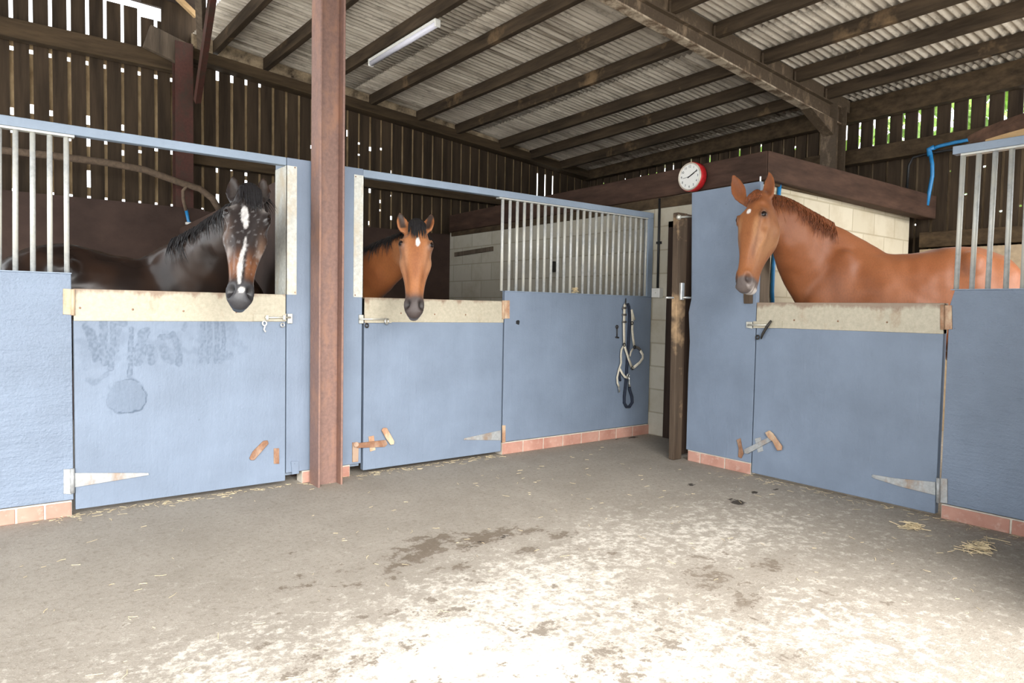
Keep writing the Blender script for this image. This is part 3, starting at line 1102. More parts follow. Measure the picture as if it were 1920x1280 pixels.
def stain_panel(name, x0, x1, z0, z1, mat, parent, stain=True):
    nx, nz = 200, 205
    xs = np.linspace(x0, x1, nx)
    zs = np.linspace(z0, z1, nz)
    gx, gz = np.meshgrid(xs, zs)
    xf, zf = gx.ravel(), gz.ravel()
    idx = np.arange(nx * nz).reshape(nz, nx)
    fr = np.stack([xf, np.full_like(xf, YF), zf], 1)
    faces = np.stack([idx[:-1, :-1].ravel(), idx[:-1, 1:].ravel(), idx[1:, 1:].ravel(), idx[1:, :-1].ravel()], 1)
    S = np.zeros(len(xf))
    nz1 = np.array([mnoise.noise(Vector((a * 28, 0.3, b * 28))) for a, b in zip(xf, zf)])
    nz2 = np.array([mnoise.noise(Vector((a * 75, 5.3, b * 60))) for a, b in zip(xf, zf)])

    def stroke(pix, wpx, amp, edge):
        pts = [pl(x, y, 'L') for x, y in pix]
        d = np.full(len(xf), 9.0)
        for a, b in zip(pts[:-1], pts[1:]):
            d = np.minimum(d, seg_dist(xf, zf, a, b))
        w = wpx * 0.00272
        d = d + nz1 * w * 0.7 + nz2 * 0.0045
        inside = smooth01((w - d) / 0.006)
        rim = np.exp(-((d - w) / 0.0035) ** 2)
        S[:] = np.maximum(S, inside * amp * (0.45 + 0.75 * smooth01(0.5 + nz2 * .9)) + rim * edge * 1.1 * smooth01(.8 + nz2 * 1.2))
    # damp licked streaks near the top of the door
    stroke([(153, 600), (160, 605)], 4, .25, .45)
    stroke([(162, 612), (172, 632), (181, 672)], 7, .50, .5)
    stroke([(195, 602), (194, 650), (196, 680)], 6, .35, .55)
    stroke([(212, 603), (233, 606)], 5, .3, .4)
    stroke([(212, 603), (212, 640), (207, 690)], 5, .35, .5)
    stroke([(222, 618), (218, 655)], 5, .3, .3)
    stroke([(247, 617), (245, 650), (243, 705)], 4, .35, .55)
    stroke([(270, 624), (264, 650), (261, 676)], 9, .40, .45)
    stroke([(283, 650), (285, 678)], 7, .45, .35)
    stroke([(302, 632), (325, 628), (334, 645), (336, 680)], 6, .40, .45)
    stroke([(305, 650), (318, 672)], 10, .35, .2)
    stroke([(348, 607), (345, 617)], 4, .3, .3)
    for x in (380, 392, 406, 418):
        stroke([(x, 600), (x + 2, 640), (x - 3, 678)], 4, .32, .45)
    stroke([(374, 660), (430, 665)], 9, .28, .15)
    stroke([(430, 605), (440, 640), (455, 655)], 10, .18, .12)
    stroke([(157, 640), (160, 690)], 5, .2, .2)
    stroke([(165, 712), (175, 718), (185, 715)], 5, .25, .25)
    stroke([(180, 716), (202, 700)], 3, .25, .3)
    # round tide mark
    c = pl(238, 744, 'L')
    rx, rz = 0.098, 0.098
    ang = np.arctan2(zf - c[1], xf - c[0])
    rr = np.hypot((xf - c[0]) / rx, (zf - c[1]) / rz) + nz1 * 0.15 + nz2 * .03 + 0.06 * np.sin(3 * ang)
    fade = smooth01(0.62 + 0.55 * np.cos(ang + 0.35))
    S[:] = np.maximum(S, 0.30 * smooth01((1.0 - rr) / 0.08) * (0.9 + 0.3 * nz2))
    S[:] = np.maximum(S, np.exp(-((rr - 1.0) / 0.05) ** 2) * (0.30 + 0.75 * fade) * smooth01(1.0 + nz1 + nz2 * .6))
    S[:] = np.maximum(S, 0.25 * smooth01((1.45 - rr) / 0.3) * smooth01(nz1 * 2.2) * smooth01(-np.cos(ang)))
    # faint general dampness
    rowm = np.exp(-((zf - pl(250, 650, 'L')[1]) / 0.11) ** 2) * smooth01((pl(470, 650, 'L')[0] - xf) / 0.3)
    S[:] = np.maximum(S, 0.22 * rowm * smooth01(0.45 + nz1 * 1.6))
    if not stain:
        S[:] = 0
    n0 = len(fr)
    y1 = YF + 0.045
    bx = [(x0, y1, z0), (x1, y1, z0), (x1, y1, z1), (x0, y1, z1)]
    verts = fr.tolist() + bx
    fl = faces.tolist()
    bot = idx[0, :].tolist()
    top = idx[-1, :].tolist()
    lef = idx[:, 0].tolist()
    rig = idx[:, -1].tolist()
    fl.append(bot[::-1] + [n0, n0 + 1])
    fl.append(top + [n0 + 2, n0 + 3])
    fl.append(lef + [n0 + 3, n0])
    fl.append(rig[::-1] + [n0 + 1, n0 + 2])
    fl.append([n0, n0 + 3, n0 + 2, n0 + 1])
    mb = MB()
    mb.v, mb.f = verts, [tuple(f) for f in fl]
    o = obj(name, mb, mat, parent)
    at = o.data.attributes.new('stain', 'FLOAT', 'POINT')
    at.data.foreach_set('value', np.concatenate([np.clip(S, 0, 1), np.zeros(4)]).astype(np.float32))
    return o


def bars(parent, ends, r, mat):
    """bars as single instances sharing one mesh, stretched between end points"""
    for (a, b) in ends:
        obj('bar', MB().tube([a, b], r, 10), mat, parent, smooth=True)


pn = thing('stable_panel', (-0.3, YF, 0.088), 'blue plywood stable panel with galvanised bars left of the black horse', 'stable panel')
obj('board', MB().box(-0.9, x_d1 - .006, YF, YF + .04, 0.092, zt_p1), M['blue_h'], pn, bevel=.004)
obj('cap_strip', MB().box(-0.9, x_d1 - .004, YF - .004, YF + .06, zt_p1, zt_p1 + .006), M['bluerail'], pn)
ends = []
for xt, xb in ((29, 29), (61, 62), (93, 94), (124, 125.5), (-2, -2), (-34, -34), (-66, -66)):
    a = P(xb, 514, 1, YF + .028)
    b = P(xt, 245, 1, YF + .028)
    ends.append(((a[0], a[1], zt_p1), (b[0], b[1], 2.115)))
bars(pn, ends, 0.0135, M['galv'])
obj('top_angle', MB().box(-0.9, X_at(140, 260) + .0, YF + .006, YF + .052, 2.100, 2.112), M['galv'], pn)

# top rail of the left front (first stretch)
x537 = X_at(537, 400)
tr = obj('top_rail', MB().box(-0.9, x537, YF, YF + .055, 2.113, 2.165), M['bluerail'], bevel=.004, loc=(0.3, YF, 2.11))
tag(tr, 'pale blue top rail running over the black horse to the post', 'rail')

# --- door 1
D1 = thing('stable_door', ((x_d1 + x537) / 2, YF, 0), 'blue lower stable door with damp lick marks, in front of the black horse', 'stable door')
stain_panel('panel', x_d1 + .003, x537 - .004, 0.035, 1.268, M['blue_stain'], D1)
zs = pl(300, 587, 'L')[1]
obj('chew_strip', MB().box(x_d1 + .003, x537 - .004, YF - .004, YF + .05, 1.093, 1.272), M['strip'], D1, bevel=.003)
mb = MB()
screws(mb, [(150, 577), (249, 580), (344, 583), (443, 585)], 'L', .004)
obj('nail', mb, M['rust'], D1)
h = plate('hinge', [(118, 541), (136, 542), (136, 590), (118, 589)], 'L', M['rustplate'], D1, .006)
a, b = p3(137, 542, 'L', .010), p3(137, 591, 'L', .010)
obj('knuckle', MB().tube([a, b], .010, 10), M['rustplate'], h, smooth=True)
h = plate('strap_hinge', [(140, 886), (278, 886), (279, 890), (140, 913)], 'L', M['hinge'], D1, .007)
plate('hinge_plate', [(119, 879), (134, 879), (134, 926), (119, 925)], 'L', M['hinge'], h, .007)
obj('knuckle', MB().tube([p3(136, 878, 'L', .010), p3(136, 924, 'L', .010)], .011, 10), M['hinge'], h, smooth=True)
bt = plate('top_bolt', [(474, 588), (536, 588), (536, 602), (474, 602)], 'L', M['strip'], D1, .005, .004)
obj('bolt_rod', MB().tube([p3(497, 595, 'L', .02), p3(545, 595, 'L', .02)], .007, 10), M['zinc'], bt, smooth=True)
mb = MB()
for x in (500, 532):
    q = p3(x, 595, 'L', .016)
    mb.box(q[0] - .008, q[0] + .008, q[1] - .016, q[1] + .016, q[2] - .015, q[2] + .015)
obj('staple', mb, M['zinc'], bt, bevel=.002)
mb = MB().ring(p3(496, 606, 'L', .02), (0.2, -1, .1), .014, .0045)
mb.tube([p3(497, 611, 'L', .02), p3(495, 617, 'L', .02), p3(498, 622, 'L', .02)], .005, 8)
obj('snap_clip', mb, M['white'], bt, smooth=True)
obj('drop_ring', MB().ring(p3(530, 609, 'L', .016), (0.2, -1, .1), .012, .0045), M['chrome'], bt, smooth=True)
plate('kick_bolt_handle', [(467, 858), (473, 846), (493, 826), (501, 825), (503, 831), (488, 848), (476, 862), (469, 862)], 'L', M['rust'], D1, .012, 0, .004)
plate('kick_bolt_plate', [(513, 840), (523, 840), (523, 869), (513, 869)], 'L', M['rust'], D1, .006)

# --- jamb panel behind the steel post
xj0, xj1 = x537 + .003, X_at(679, 600)
J = thing('jamb_panel', ((xj0 + xj1) / 2, YF, 0.085), 'blue boarded jamb behind the rusty steel post', 'jamb')
obj('board', MB().box(xj0, xj1, YF, YF + .04, 0.085, 2.165), M['blue'], J, bevel=.003)
obj('stile', MB().box(xj0, xj0 + .10, YF + .04, YF + .22, 0.06, 2.165), M['bluerail'], J)
obj('stile', MB().box(xj1 - .10, xj1, YF + .04, YF + .22, 0.06, 2.165), M['bluerail'], J)
zc = pl(545, 552, 'L')[1]
zt = pl(545, 311, 'L')[1]
mb = MB().box(xj0 - .004, X_at(556, 450), YF - .003, YF, zc, zt).box(xj0 - .004, xj0, YF - .003, YF + .215, zc, zt)
c1 = obj('corner_strip', mb, M['corner'], J)
zc2 = pl(672, 557, 'L')[1]
zt2 = pl(672, 328, 'L')[1]
mb = MB().box(X_at(663, 450), xj1 + .004, YF - .003, YF, zc2, zt2).box(xj1, xj1 + .004, YF - .003, YF + .215, zc2, zt2)
c2 = obj('corner_strip', mb, M['corner'], J)
mb = MB()
screws(mb, [(553, 314), (553, 548)], 'L', .003, .005)
obj('screw', mb, M['rust'], c1)
mb = MB()
screws(mb, [(667, 331), (666, 553)], 'L', .003, .005)
obj('screw', mb, M['rust'], c2)
k1 = plate('bolt_keeper', [(538, 588), (547, 588), (547, 606), (538, 606)], 'L', M['zinc'], J, .016, 0, .002)
k2 = plate('bolt_keeper', [(672, 590), (680, 590), (680, 606), (672, 606)], 'L', M['zinc'], J, .016, 0, .002)
k3 = plate('kick_bolt_keeper', [(660, 829), (672, 829), (671, 865), (660, 866)], 'L', M['rust'], J, .008)
obj('keeper_boss', MB().tube([p3(668, 833, 'L', .006), p3(668, 833, 'L', .024)], .018, 12), M['rust'], k3)
plate('loose_board', [(545, 864), (559, 864), (560, 887), (547, 889)], 'L', M['blue'], J, .008)

# --- door 2
xd2a, xd2b = X_at(681, 700), X_at(942, 700)
D2 = thing('stable_door', ((xd2a + xd2b) / 2, YF, 0), 'blue lower stable door in front of the bay horse', 'stable door')
obj('panel', MB().box(xd2a + .003, xd2b - .003, YF - .004, YF + .045, 0.03, 1.264), M['blue'], D2, bevel=.005)
obj('chew_strip', MB().box(xd2a + .003, xd2b - .003, YF - .008, YF + .05, 1.092, 1.268), M['strip'], D2, bevel=.003)
mb = MB()
screws(mb, [(752, 587), (815, 589), (873, 590)], 'L', .008)
obj('nail', mb, M['rust'], D2)
h = plate('hinge', [(944, 563), (955, 563), (955, 597), (944, 597)], 'L', M['rustplate'], D2, .006)
obj('knuckle', MB().tube([p3(943.5, 563, 'L', .012), p3(943.5, 598, 'L', .012)], .011, 10), M['rustplate'], h, smooth=True)
h = plate('strap_hinge', [(868, 824), (870, 821), (938, 806), (938, 825)], 'L', M['hinge'], D2, .006, .004)
plate('hinge_plate', [(941, 797), (947, 797), (947, 829), (941, 830)], 'L', M['rustplate'], h, .007)
bt = plate('top_bolt', [(682, 592), (733, 592), (733, 605), (682, 605)], 'L', M['strip'], D2, .005, .008)
obj('bolt_rod', MB().tube([p3(674, 598, 'L', .02), p3(728, 598, 'L', .02)], .007, 10), M['zinc'], bt, smooth=True)
obj('drop_ring', MB().ring(p3(688, 610, 'L', .016), (0.2, -1, .1), .013, .005), M['iron'], bt, smooth=True)
obj('bolt_ring', MB().ring(p3(725, 602, 'L', .02), (0.6, -1, .1), .020, .006), M['chrome'], bt, smooth=True)
kb = plate('kick_bolt_arm', [(668, 830), (722, 824), (725, 832), (720, 837), (668, 839)], 'L', M['rust'], D2, .010, .006, .002)
plate('pivot_plate', [(690, 818), (700, 816), (703, 843), (693, 846)], 'L', M['rustplate'], kb, .006, .004)
plate('kick_bolt_handle', [(713, 806), (716, 801), (723, 801), (737, 826), (736, 832), (730, 833), (722, 822)], 'L', M['rustplate'], kb, .010, .014, .004)

# --- panel 2 with bars
x2a, x2b = X_at(944, 700), XB - .01
P2 = thing('stable_panel', ((x2a + x2b) / 2, YF, 0.1), 'blue stable panel under a long row of galvanised bars right of the bay horse', 'stable panel')
obj('board', MB().box(x2a + .002, x2b, YF, YF + .04, 0.104, 1.348), M['blue'], P2, bevel=.004)
obj('cap_strip', MB().box(x2a, x2b - .0, YF - .003, YF + .06, 1.348, 1.354), M['bluerail'], P2)
xa, xb = float(P(941.5, 450, 1, YF + .028)[0]), float(P(1211.5, 450, 1, YF + .028)[0])
ends = []
for k in range(24):
    x = xa + (xb - xa) * k / 23
    ends.append(((x, YF + .028, 1.352), (x, YF + .028, 2.106)))
bars(P2, ends, 0.0135, M['galv'])
obj('top_angle', MB().box(xa - .05, xb + .04, YF + .006, YF + .052, 2.096, 2.107), M['galv'], P2)
obj('end_post', MB().box(X_at(1215, 480), XB - .008, YF + .0, YF + .055, 1.354, 2.108), M['bluerail'], P2, bevel=.003)
mb = MB()
q = p3(968, 604, 'L', -.02)
poly = [(q[0] + .022 * math.cos(i * PI / 6) * random.uniform(.8, 1.2), q[2] + .020 * math.sin(i * PI / 6) * random.uniform(.8, 1.2)) for i in range(12)]
obj('knot_hole', MB().prism(poly, 1, YF - .0015, YF + .001), M['black'], P2)
tr = obj('top_rail', MB().box(xj1 - .0, XB - .008, YF, YF + .055, 2.108, 2.162), M['bluerail'], bevel=.004, loc=(3.6, YF, 2.11))
tag(tr, 'blue top rail over the bay horse and the long row of bars', 'rail')

# --- right stable: tall panel
yt0, yt1 = 2.93, pl(1290, 600, 'R')[0]
T = thing('tall_panel', (XR, 3.2, 0.09), 'tall blue panel under the red clock, left of the chestnut horse', 'stable panel')
zl, zr_ = pl(1297, 360, 'R')[1], pl(1415, 341, 'R')[1]
outline = [[pl(1286, 850, 'R')[0], 0.088], pl(1290, 700, 'R'), pl(1293, 640, 'R'), pl(1291, 585, 'R'), pl(1296, 560, 'R'), pl(1297, 361, 'R'), (2.93, zr_), (2.93, 0.088)]
obj('board', MB().prism(outline, 0, XR, XR + .04), M['blue'], T, bevel=.004)
obj('stile', MB().box(XR + .04, XR + .16, 2.93, 3.03, 0.02, 2.1), M['greywood'], T)
mb = MB().prism([pl(1395, 541, 'R'), pl(1412, 541, 'R'), pl(1412, 569, 'R'), pl(1396, 569, 'R')], 0, XR - .012, XR - .001)
obj('wood_patch', mb, M['oldwood'], T, bevel=.003)
mb = MB().box(XR + .01, XR + .016, 2.935, 2.945, 2.12, 2.21)
obj('top_bracket', mb, M['chrome'], T)
k = plate('bolt_keeper', [(1401, 603), (1412, 603), (1412, 616), (1401, 614)], 'R', M['zinc'], T, .014, 0, .002)
k = plate('kick_bolt_keeper', [(1382, 824), (1389, 821), (1392, 838), (1395, 850), (1391, 859), (1385, 856), (1386, 840)], 'R', M['rust'], T, .010, 0, .003)

# --- door 3
D3 = thing('stable_door', (XR, 2.3, 0), 'blue lower stable door in front of the chestnut horse', 'stable door')
yd0, yd1 = pl(1765, 750, 'R')[0], 2.925
obj('panel', MB().box(XR - .003, XR + .045, yd0 + .004, yd1 - .004, 0.018, 1.282), M['blue'], D3, bevel=.005)
obj('chew_strip', MB().box(XR - .008, XR + .05, yd0 + .004, yd1 - .004, 1.102, 1.286), M['strip'], D3, bevel=.003)
mb = MB()
screws(mb, [(1489, 600), (1571, 602), (1663, 604)], 'R', .009)
obj('nail', mb, M['rust'], D3)
h = plate('hinge', [(1769, 572), (1785, 572), (1786, 617), (1769, 618)], 'R', M['rustplate'], D3, .006)
obj('knuckle', MB().tube([p3(1767, 571, 'R', .012), p3(1767, 618, 'R', .012)], .012, 10), M['rustplate'], h, smooth=True)
h = plate('strap_hinge', [(1635, 893), (1637, 889), (1680, 896), (1755, 903), (1755, 928), (1690, 912), (1642, 897)], 'R', M['hinge'], D3, .007, .003)
plate('hinge_plate', [(1762, 896), (1777, 897), (1777, 943), (1762, 942)], 'R', M['hinge'], h, .007)
obj('knuckle', MB().tube([p3(1759, 896, 'R', .012), p3(1759, 942, 'R', .012)], .011, 10), M['hinge'], h, smooth=True)
bt = plate('top_bolt', [(1414, 602), (1468, 602), (1468, 615), (1414, 615)], 'R', M['strip'], D3, .005, .008)
obj('bolt_rod', MB().tube([p3(1402, 609, 'R', .02), p3(1440, 609, 'R', .02)], .007, 10), M['zinc'], bt, smooth=True)
mb = MB().tube([p3(1446, 601, 'R', .03), p3(1438, 612, 'R', .035), p3(1430, 626, 'R', .03), p3(1427, 635, 'R', .03)], [.008, .011, .010, .006], 8)
obj('snap_hook', mb, M['iron'], bt, smooth=True)
obj('drop_ring', MB().ring(p3(1420, 632, 'R', .016), (-1, .1, .1), .014, .005), M['iron'], bt, smooth=True)
kb = plate('kick_bolt_arm', [(1397, 842), (1447, 817), (1452, 824), (1404, 850), (1398, 849)], 'R', M['hinge'], D3, .010, .006, .002)
plate('pivot_plate', [(1416, 822), (1427, 819), (1432, 845), (1422, 848)], 'R', M['hinge'], kb, .005, .003)
plate('kick_bolt_handle', [(1438, 810), (1446, 806), (1453, 812), (1470, 836), (1469, 843), (1461, 844), (1452, 827), (1443, 819)], 'R', M['rustplate'], kb, .012, .016, .004)

# --- right panel with bars
yp = 1.655
RP = thing('stable_panel', (XR, 1.1, 0.09), 'blue stable panel with slanting bars at the right edge, beside the chestnut rump', 'stable panel')
obj('board', MB().prism([(0.55, .092), (yp - .006, .092), (yp - .006, 1.27), (1.625, 1.362), (0.55, 1.362)], 0, XR, XR + .04), M['blue_h'], RP, bevel=.004)
obj('cap_strip', MB().box(XR - .003, XR + .06, 0.55, 1.645, 1.362, 1.368), M['bluerail'], RP)
ends = []
for xt, xb, yt_, yb_ in ((1806, 1793, 293, 542), (1836, 1822, 288, 541), (1867, 1852, 282, 541), (1898, 1886, 277, 540), (1930, 1918, 272, 540), (1963, 1952, 268, 540)):
    a = P(xb, yb_, 0, XR + .03)
    b = P(xt, yt_, 0, XR + .03)
    ends.append(((a[0], a[1], 1.366), (b[0], b[1], 2.155)))
bars(RP, ends, 0.0145, M['galv'])
obj('top_angle', MB().box(XR + .006, XR + .055, 0.55, 1.63, 2.145, 2.156), M['galv'], RP)
tr = obj('top_rail', MB().box(XR, XR + .06, 0.55, 1.672, 2.157, 2.205), M['bluerail'], bevel=.004, loc=(XR, 1.1, 2.157))
tag(tr, 'short grey-blue rail over the slanting bars at the right edge', 'rail')
# bark-edged plank lying on that rail
pts = [P(1822, 270, 0, 4.62), P(1850, 257, 0, 4.62), P(1875, 243, 0, 4.62), P(1920, 232, 0, 4.62), P(1965, 215, 0, 4.62)]
def smooth_pts(pts, k=14):
    pts = np.array(pts)
    x = np.linspace(0, 1, len(pts))
    tt = np.linspace(0, 1, k)
    co = [np.polyfit(x, pts[:, i], 2) for i in range(3)]
    return [np.array([np.polyval(c_, t_) for c_ in co]) for t_ in tt]


mb = MB().tube(smooth_pts(pts), .052, 6)
bp = obj('bark_plank', mb, M['bark'], loc=(4.62, 1.4, 2.21))
tag(bp, 'bent bark-edged timber plank above the rail at the right edge', 'plank')
lo = [P(1850, 268, 0, 4.575), P(1880, 258, 0, 4.575), P(1920, 248, 0, 4.575), P(1965, 236, 0, 4.575)]
mb = MB().tube(smooth_pts(lo), .020, 6)
obj('cut_edge', mb, M['cutwood'], bp)

# ------------------------------------------------------------------ clock on the beam
cc = P(1293, 331, 0, XB - .03 - .085)
ck = thing('wall_clock', (XB - .03, cc[1] - .01, cc[2]), 'round red wall clock with white dial hung on the brown beam', 'clock')
Rk = 0.132


def disc(mb, xc, r0, x0, r1, n=48):
    pass


def lathe_x(prof, cy, cz, n=48):
    """profile of (x, radius) revolved about the x axis direction"""
    mb = MB()
    vs, fs = [], []
    for (x, r) in prof:
        for i in range(n):
            g = 2 * PI * i / n
            vs.append((x, cy + r * math.cos(g), cz + r * math.sin(g)))
    for k in range(len(prof) - 1):
        for i in range(n):
            j = (i + 1) % n
            fs.append((k * n + i, k * n + j, (k + 1) * n + j, (k + 1) * n + i))
    fs.append(tuple(range(n)))
    fs.append(tuple(range((len(prof) - 1) * n, len(prof) * n)))
    return mb.add(vs, fs)


xf = cc[0]
cy, cz = cc[1], cc[2]
obj('case', lathe_x([(XB - .032, Rk * .92), (XB - .045, Rk * 1.0), (xf + .012, Rk * 1.0), (xf + .002, Rk * .97), (xf + .004, Rk * .86)], cy, cz), M['red'], ck, smooth=True)
mb = MB().ring((xf, cy, cz), (1, 0, 0), Rk * .90, .008, 48, 8)
obj('rim', mb, M['cream_rim'], ck, smooth=True)
dl = obj('dial', lathe_x([(xf + .003, Rk * .86), (xf - .001, Rk * .86)], cy, cz), M['dial'], ck)


def clock_pt(ang, r, dx):
    """ang clockwise from 12 as seen from the yard; the viewer's right is -y"""
    return np.array([xf - dx, cy - r * math.sin(ang), cz + r * math.cos(ang)])


def hand(name, hour_angle, length, w, dx, mat, tail=0.02):
    a = clock_pt(hour_angle + PI, tail, dx)
    b = clock_pt(hour_angle, length, dx)
    return obj(name, MB().bar(a, b, w, .002, (1, 0, 0)), mat, ck)


hand('hour_hand', math.radians(63), .058, .009, .005, M['black'])
hand('minute_hand', math.radians(62), .098, .006, .008, M['black'])
hand('second_hand', math.radians(262), .07, .002, .010, M['black'], .02)
for hh in range(1, 13):
    cu = bpy.data.curves.new('digit', 'FONT')
    cu.body = str(hh)
    cu.size = 0.030
    cu.align_x = 'CENTER'
    cu.align_y = 'CENTER'
    cu.extrude = 0.0005
    to = bpy.data.objects.new('digit', cu)
    C.objects.link(to)
    me = bpy.data.meshes.new_from_object(to)
    q = clock_pt(2 * PI * hh / 12, Rk * .68, 0.002)
    vs = [(q[0] - v.co.z, q[1] - v.co.x, q[2] + v.co.y) for v in me.vertices]
    obj('numeral', MB().add(vs, [tuple(p.vertices) for p in me.polygons]), M['black'], dl, recalc=False)
    bpy.data.objects.remove(to)
    bpy.data.meshes.remove(me)
    bpy.data.curves.remove(cu)

# ------------------------------------------------------------------ fluorescent fitting
y0, y1 = 5.68, 7.10
lx = 3.42
zz = [roof_z(lx, y) - 0.128 for y in (y0, y1)]
FL = thing('strip_light', (lx, (y0 + y1) / 2, zz[0]), 'white fluorescent strip light fixed under a purlin', 'light')
mb = MB().hexa([(lx - .032, y0, zz[0] - .03), (lx + .032, y0, zz[0] - .03), (lx + .032, y1, zz[1] - .03), (lx - .032, y1, zz[1] - .03),
                (lx - .032, y0, zz[0]), (lx + .032, y0, zz[0]), (lx + .032, y1, zz[1]), (lx - .032, y1, zz[1])])
obj('housing', mb, M['white'], FL, bevel=.004)
obj('diffuser', MB().tube([(lx, y0 + .02, zz[0] - .045), (lx, y1 - .02, zz[1] - .045)], .028, 16), M['tubewhite'], FL, smooth=True)
for y, z in ((y0, zz[0]), (y1, zz[1])):
    s = 1 if y == y0 else -1
    obj('end_cap', MB().box(lx - .033, lx + .033, y - .004 if s > 0 else y - .02, y + .02 if s > 0 else y + .004, z - .076, z - .002), M['white'], FL, bevel=.012)

# ------------------------------------------------------------------ pipes
pp = [P(x, y, 1, 8.12) for x, y in ((-60, 272), (0, 281), (100, 292), (200, 305), (270, 318), (310, 332), (345, 345), (375, 354), (398, 372), (412, 395))]
pipe = obj('lagged_pipe', MB().tube(pp, .036, 12), M['lagging'], smooth=True, loc=(1.0, 8.12, 2.4))
tag(pipe, 'brown lagged water pipe sagging across the slatted boards behind the black horse', 'pipe')
pp = [P(x, y, 1, 8.11) for x, y in ((368, 351), (352, 347), (343, 358), (344, 376), (349, 395))]
bpz = thing('drop_pipe', (1.72, 8.11, 1.9), 'thin drop pipe turning blue, tied beside the black horse neck', 'pipe')
obj('sleeve', MB().tube(pp, .018, 10), M['lagging'], bpz, smooth=True)
pp = [P(x, y, 1, 8.11) for x, y in ((349, 393), (353, 412), (358, 430), (362, 455), (366, 520))]
obj('blue_length', MB().tube(pp, .017, 10), M['bluepipe'], bpz, smooth=True)
q = P(357, 419, 1, 8.09)
obj('cable_tie', MB().box(q[0] - .045, q[0] + .05, q[1] - .02, q[1] + .03, q[2] - .012, q[2] + .012), M['white'], bpz)
pp = [P(x, y, 0, 7.95) for x, y in ((1738, 385), (1742, 362), (1748, 330), (1748, 308), (1744, 286))]
bp2 = thing('water_pipe', (7.95, 3.1, 2.5), 'bright blue water pipe on the right-hand slatted wall', 'pipe')
obj('riser', MB().tube(pp, .020, 10), M['bluepipe'], bp2, smooth=True)
pp = [P(x, y, 0, 7.95) for x, y in ((1742, 281), (1760, 274), (1790, 267), (1826, 260), (1850, 252))]
obj('run', MB().tube(pp, .018, 10), M['bluepipe'], bp2, smooth=True)
obj('elbow', MB().tube([P(1744, 292, 0, 7.95), P(1742, 280, 0, 7.95), P(1752, 276, 0, 7.95)], .028, 10), M['bluepipe'], bp2, smooth=True)
cable = obj('black_cable', MB().tube([P(x, y, 0, 7.98) for x, y in ((1700, 360), (1704, 310), (1712, 295), (1740, 288), (1780, 281), (1800, 280))], .014, 8), M['black'], smooth=True, loc=(7.98, 3, 2.9))
tag(cable, 'black cable clipped on the slatted wall under the blue water pipe', 'cable')
pp = [P(x, y, 1, 3.327) for x, y in ((1449, 575), (1448, 545), (1450, 500), (1455, 440), (1459, 380), (1463, 335))]
hp = obj('blue_hose', MB().tube([(7 * 0 + p[0], p[1], p[2]) for p in pp], .016, 10), M['bluepipe'], smooth=True, loc=(5.2, 3.3, 1.2))
tag(hp, 'blue hose dropping down the cream wall behind the chestnut head', 'pipe')

# ------------------------------------------------------------------ headcollar and rope on their hook
def hz(x, y, off):
    return p3(1130 + x / 5.12, 540 + y / 5.12, 'L', off)


hk = obj('coat_hook', MB().tube([hz(222, 100, .0), hz(222, 112, .02), hz(222, 140, .035), hz(222, 155, .05), hz(222, 140, .062)], .005, 8), M['iron'], smooth=True, loc=hz(222, 120, 0))
tag(hk, 'small black hook holding the headcollar on the blue panel', 'hook')
HC = thing('headcollar', hz(222, 560, .03), 'cream webbing headcollar hanging on the blue panel beside the door frame', 'headcollar')


def strap(name, pts, w, mat, off=.02, th=.16):
    return obj(name, MB().tube([hz(x, y, off + (o[0] if o else 0)) for x, y, *o in pts], w / 5.12 * 0.0053, 8, (NL, th)), mat, HC, smooth=True)


cs = strap('crown_strap', [(222, 150), (212, 165), (208, 250), (205, 340), (206, 450), (208, 540)], 15, M['webbing'], .03)
for y in (190, 255, 325):
    strap_b = obj('band', MB().tube([hz(190, y, .032), hz(228, y, .032)], .010, 8, (NL, .45)), M['greydark'], cs, smooth=True)
strap('off_strap', [(280, 210), (284, 260), (286, 330), (284, 400), (292, 480), (305, 560)], 14, M['webbing'], .022)
strap('buckle_tab', [(276, 205), (290, 250), (308, 305)], 11, M['webbing'], .034)
strap('cheek_strap', [(208, 545), (228, 610), (250, 680), (283, 765)], 13, M['webbing'], .030)
strap('noseband', [(362, 600), (385, 640), (385, 672), (355, 715), (290, 768)], 14, M['webbing'], .036)
strap('nose_lining', [(312, 562), (340, 570), (365, 595), (386, 640)], 11, M['greydark'], .026)
strap('throat_strap', [(205, 550), (182, 590), (176, 640), (178, 720), (155, 790), (140, 860), (143, 910), (158, 945)], 11, M['webbing'], .028)
strap('strap_end', [(155, 940), (160, 975), (160, 1000)], 8, M['chrome'], .028)
strap('chin_strap', [(165, 775), (190, 820), (215, 852), (245, 862)], 11, M['webbing'], .034)
strap('short_strap', [(292, 580), (272, 610), (262, 655)], 10, M['webbing'], .024)
for x, y in ((208, 543), (308, 566), (287, 768), (246, 838), (283, 335)):
    obj('ring', MB().ring(hz(x, y, .036), (0, -1, 0), .0145, .0042), M['iron'] if y != 838 else M['chrome'], HC, smooth=True)
lr = thing('lead_rope', hz(235, 900, .02), 'navy lead rope looped behind the cream headcollar', 'rope')


def rope_pts(pix, off):
    return [hz(x, y, off) for x, y in pix]


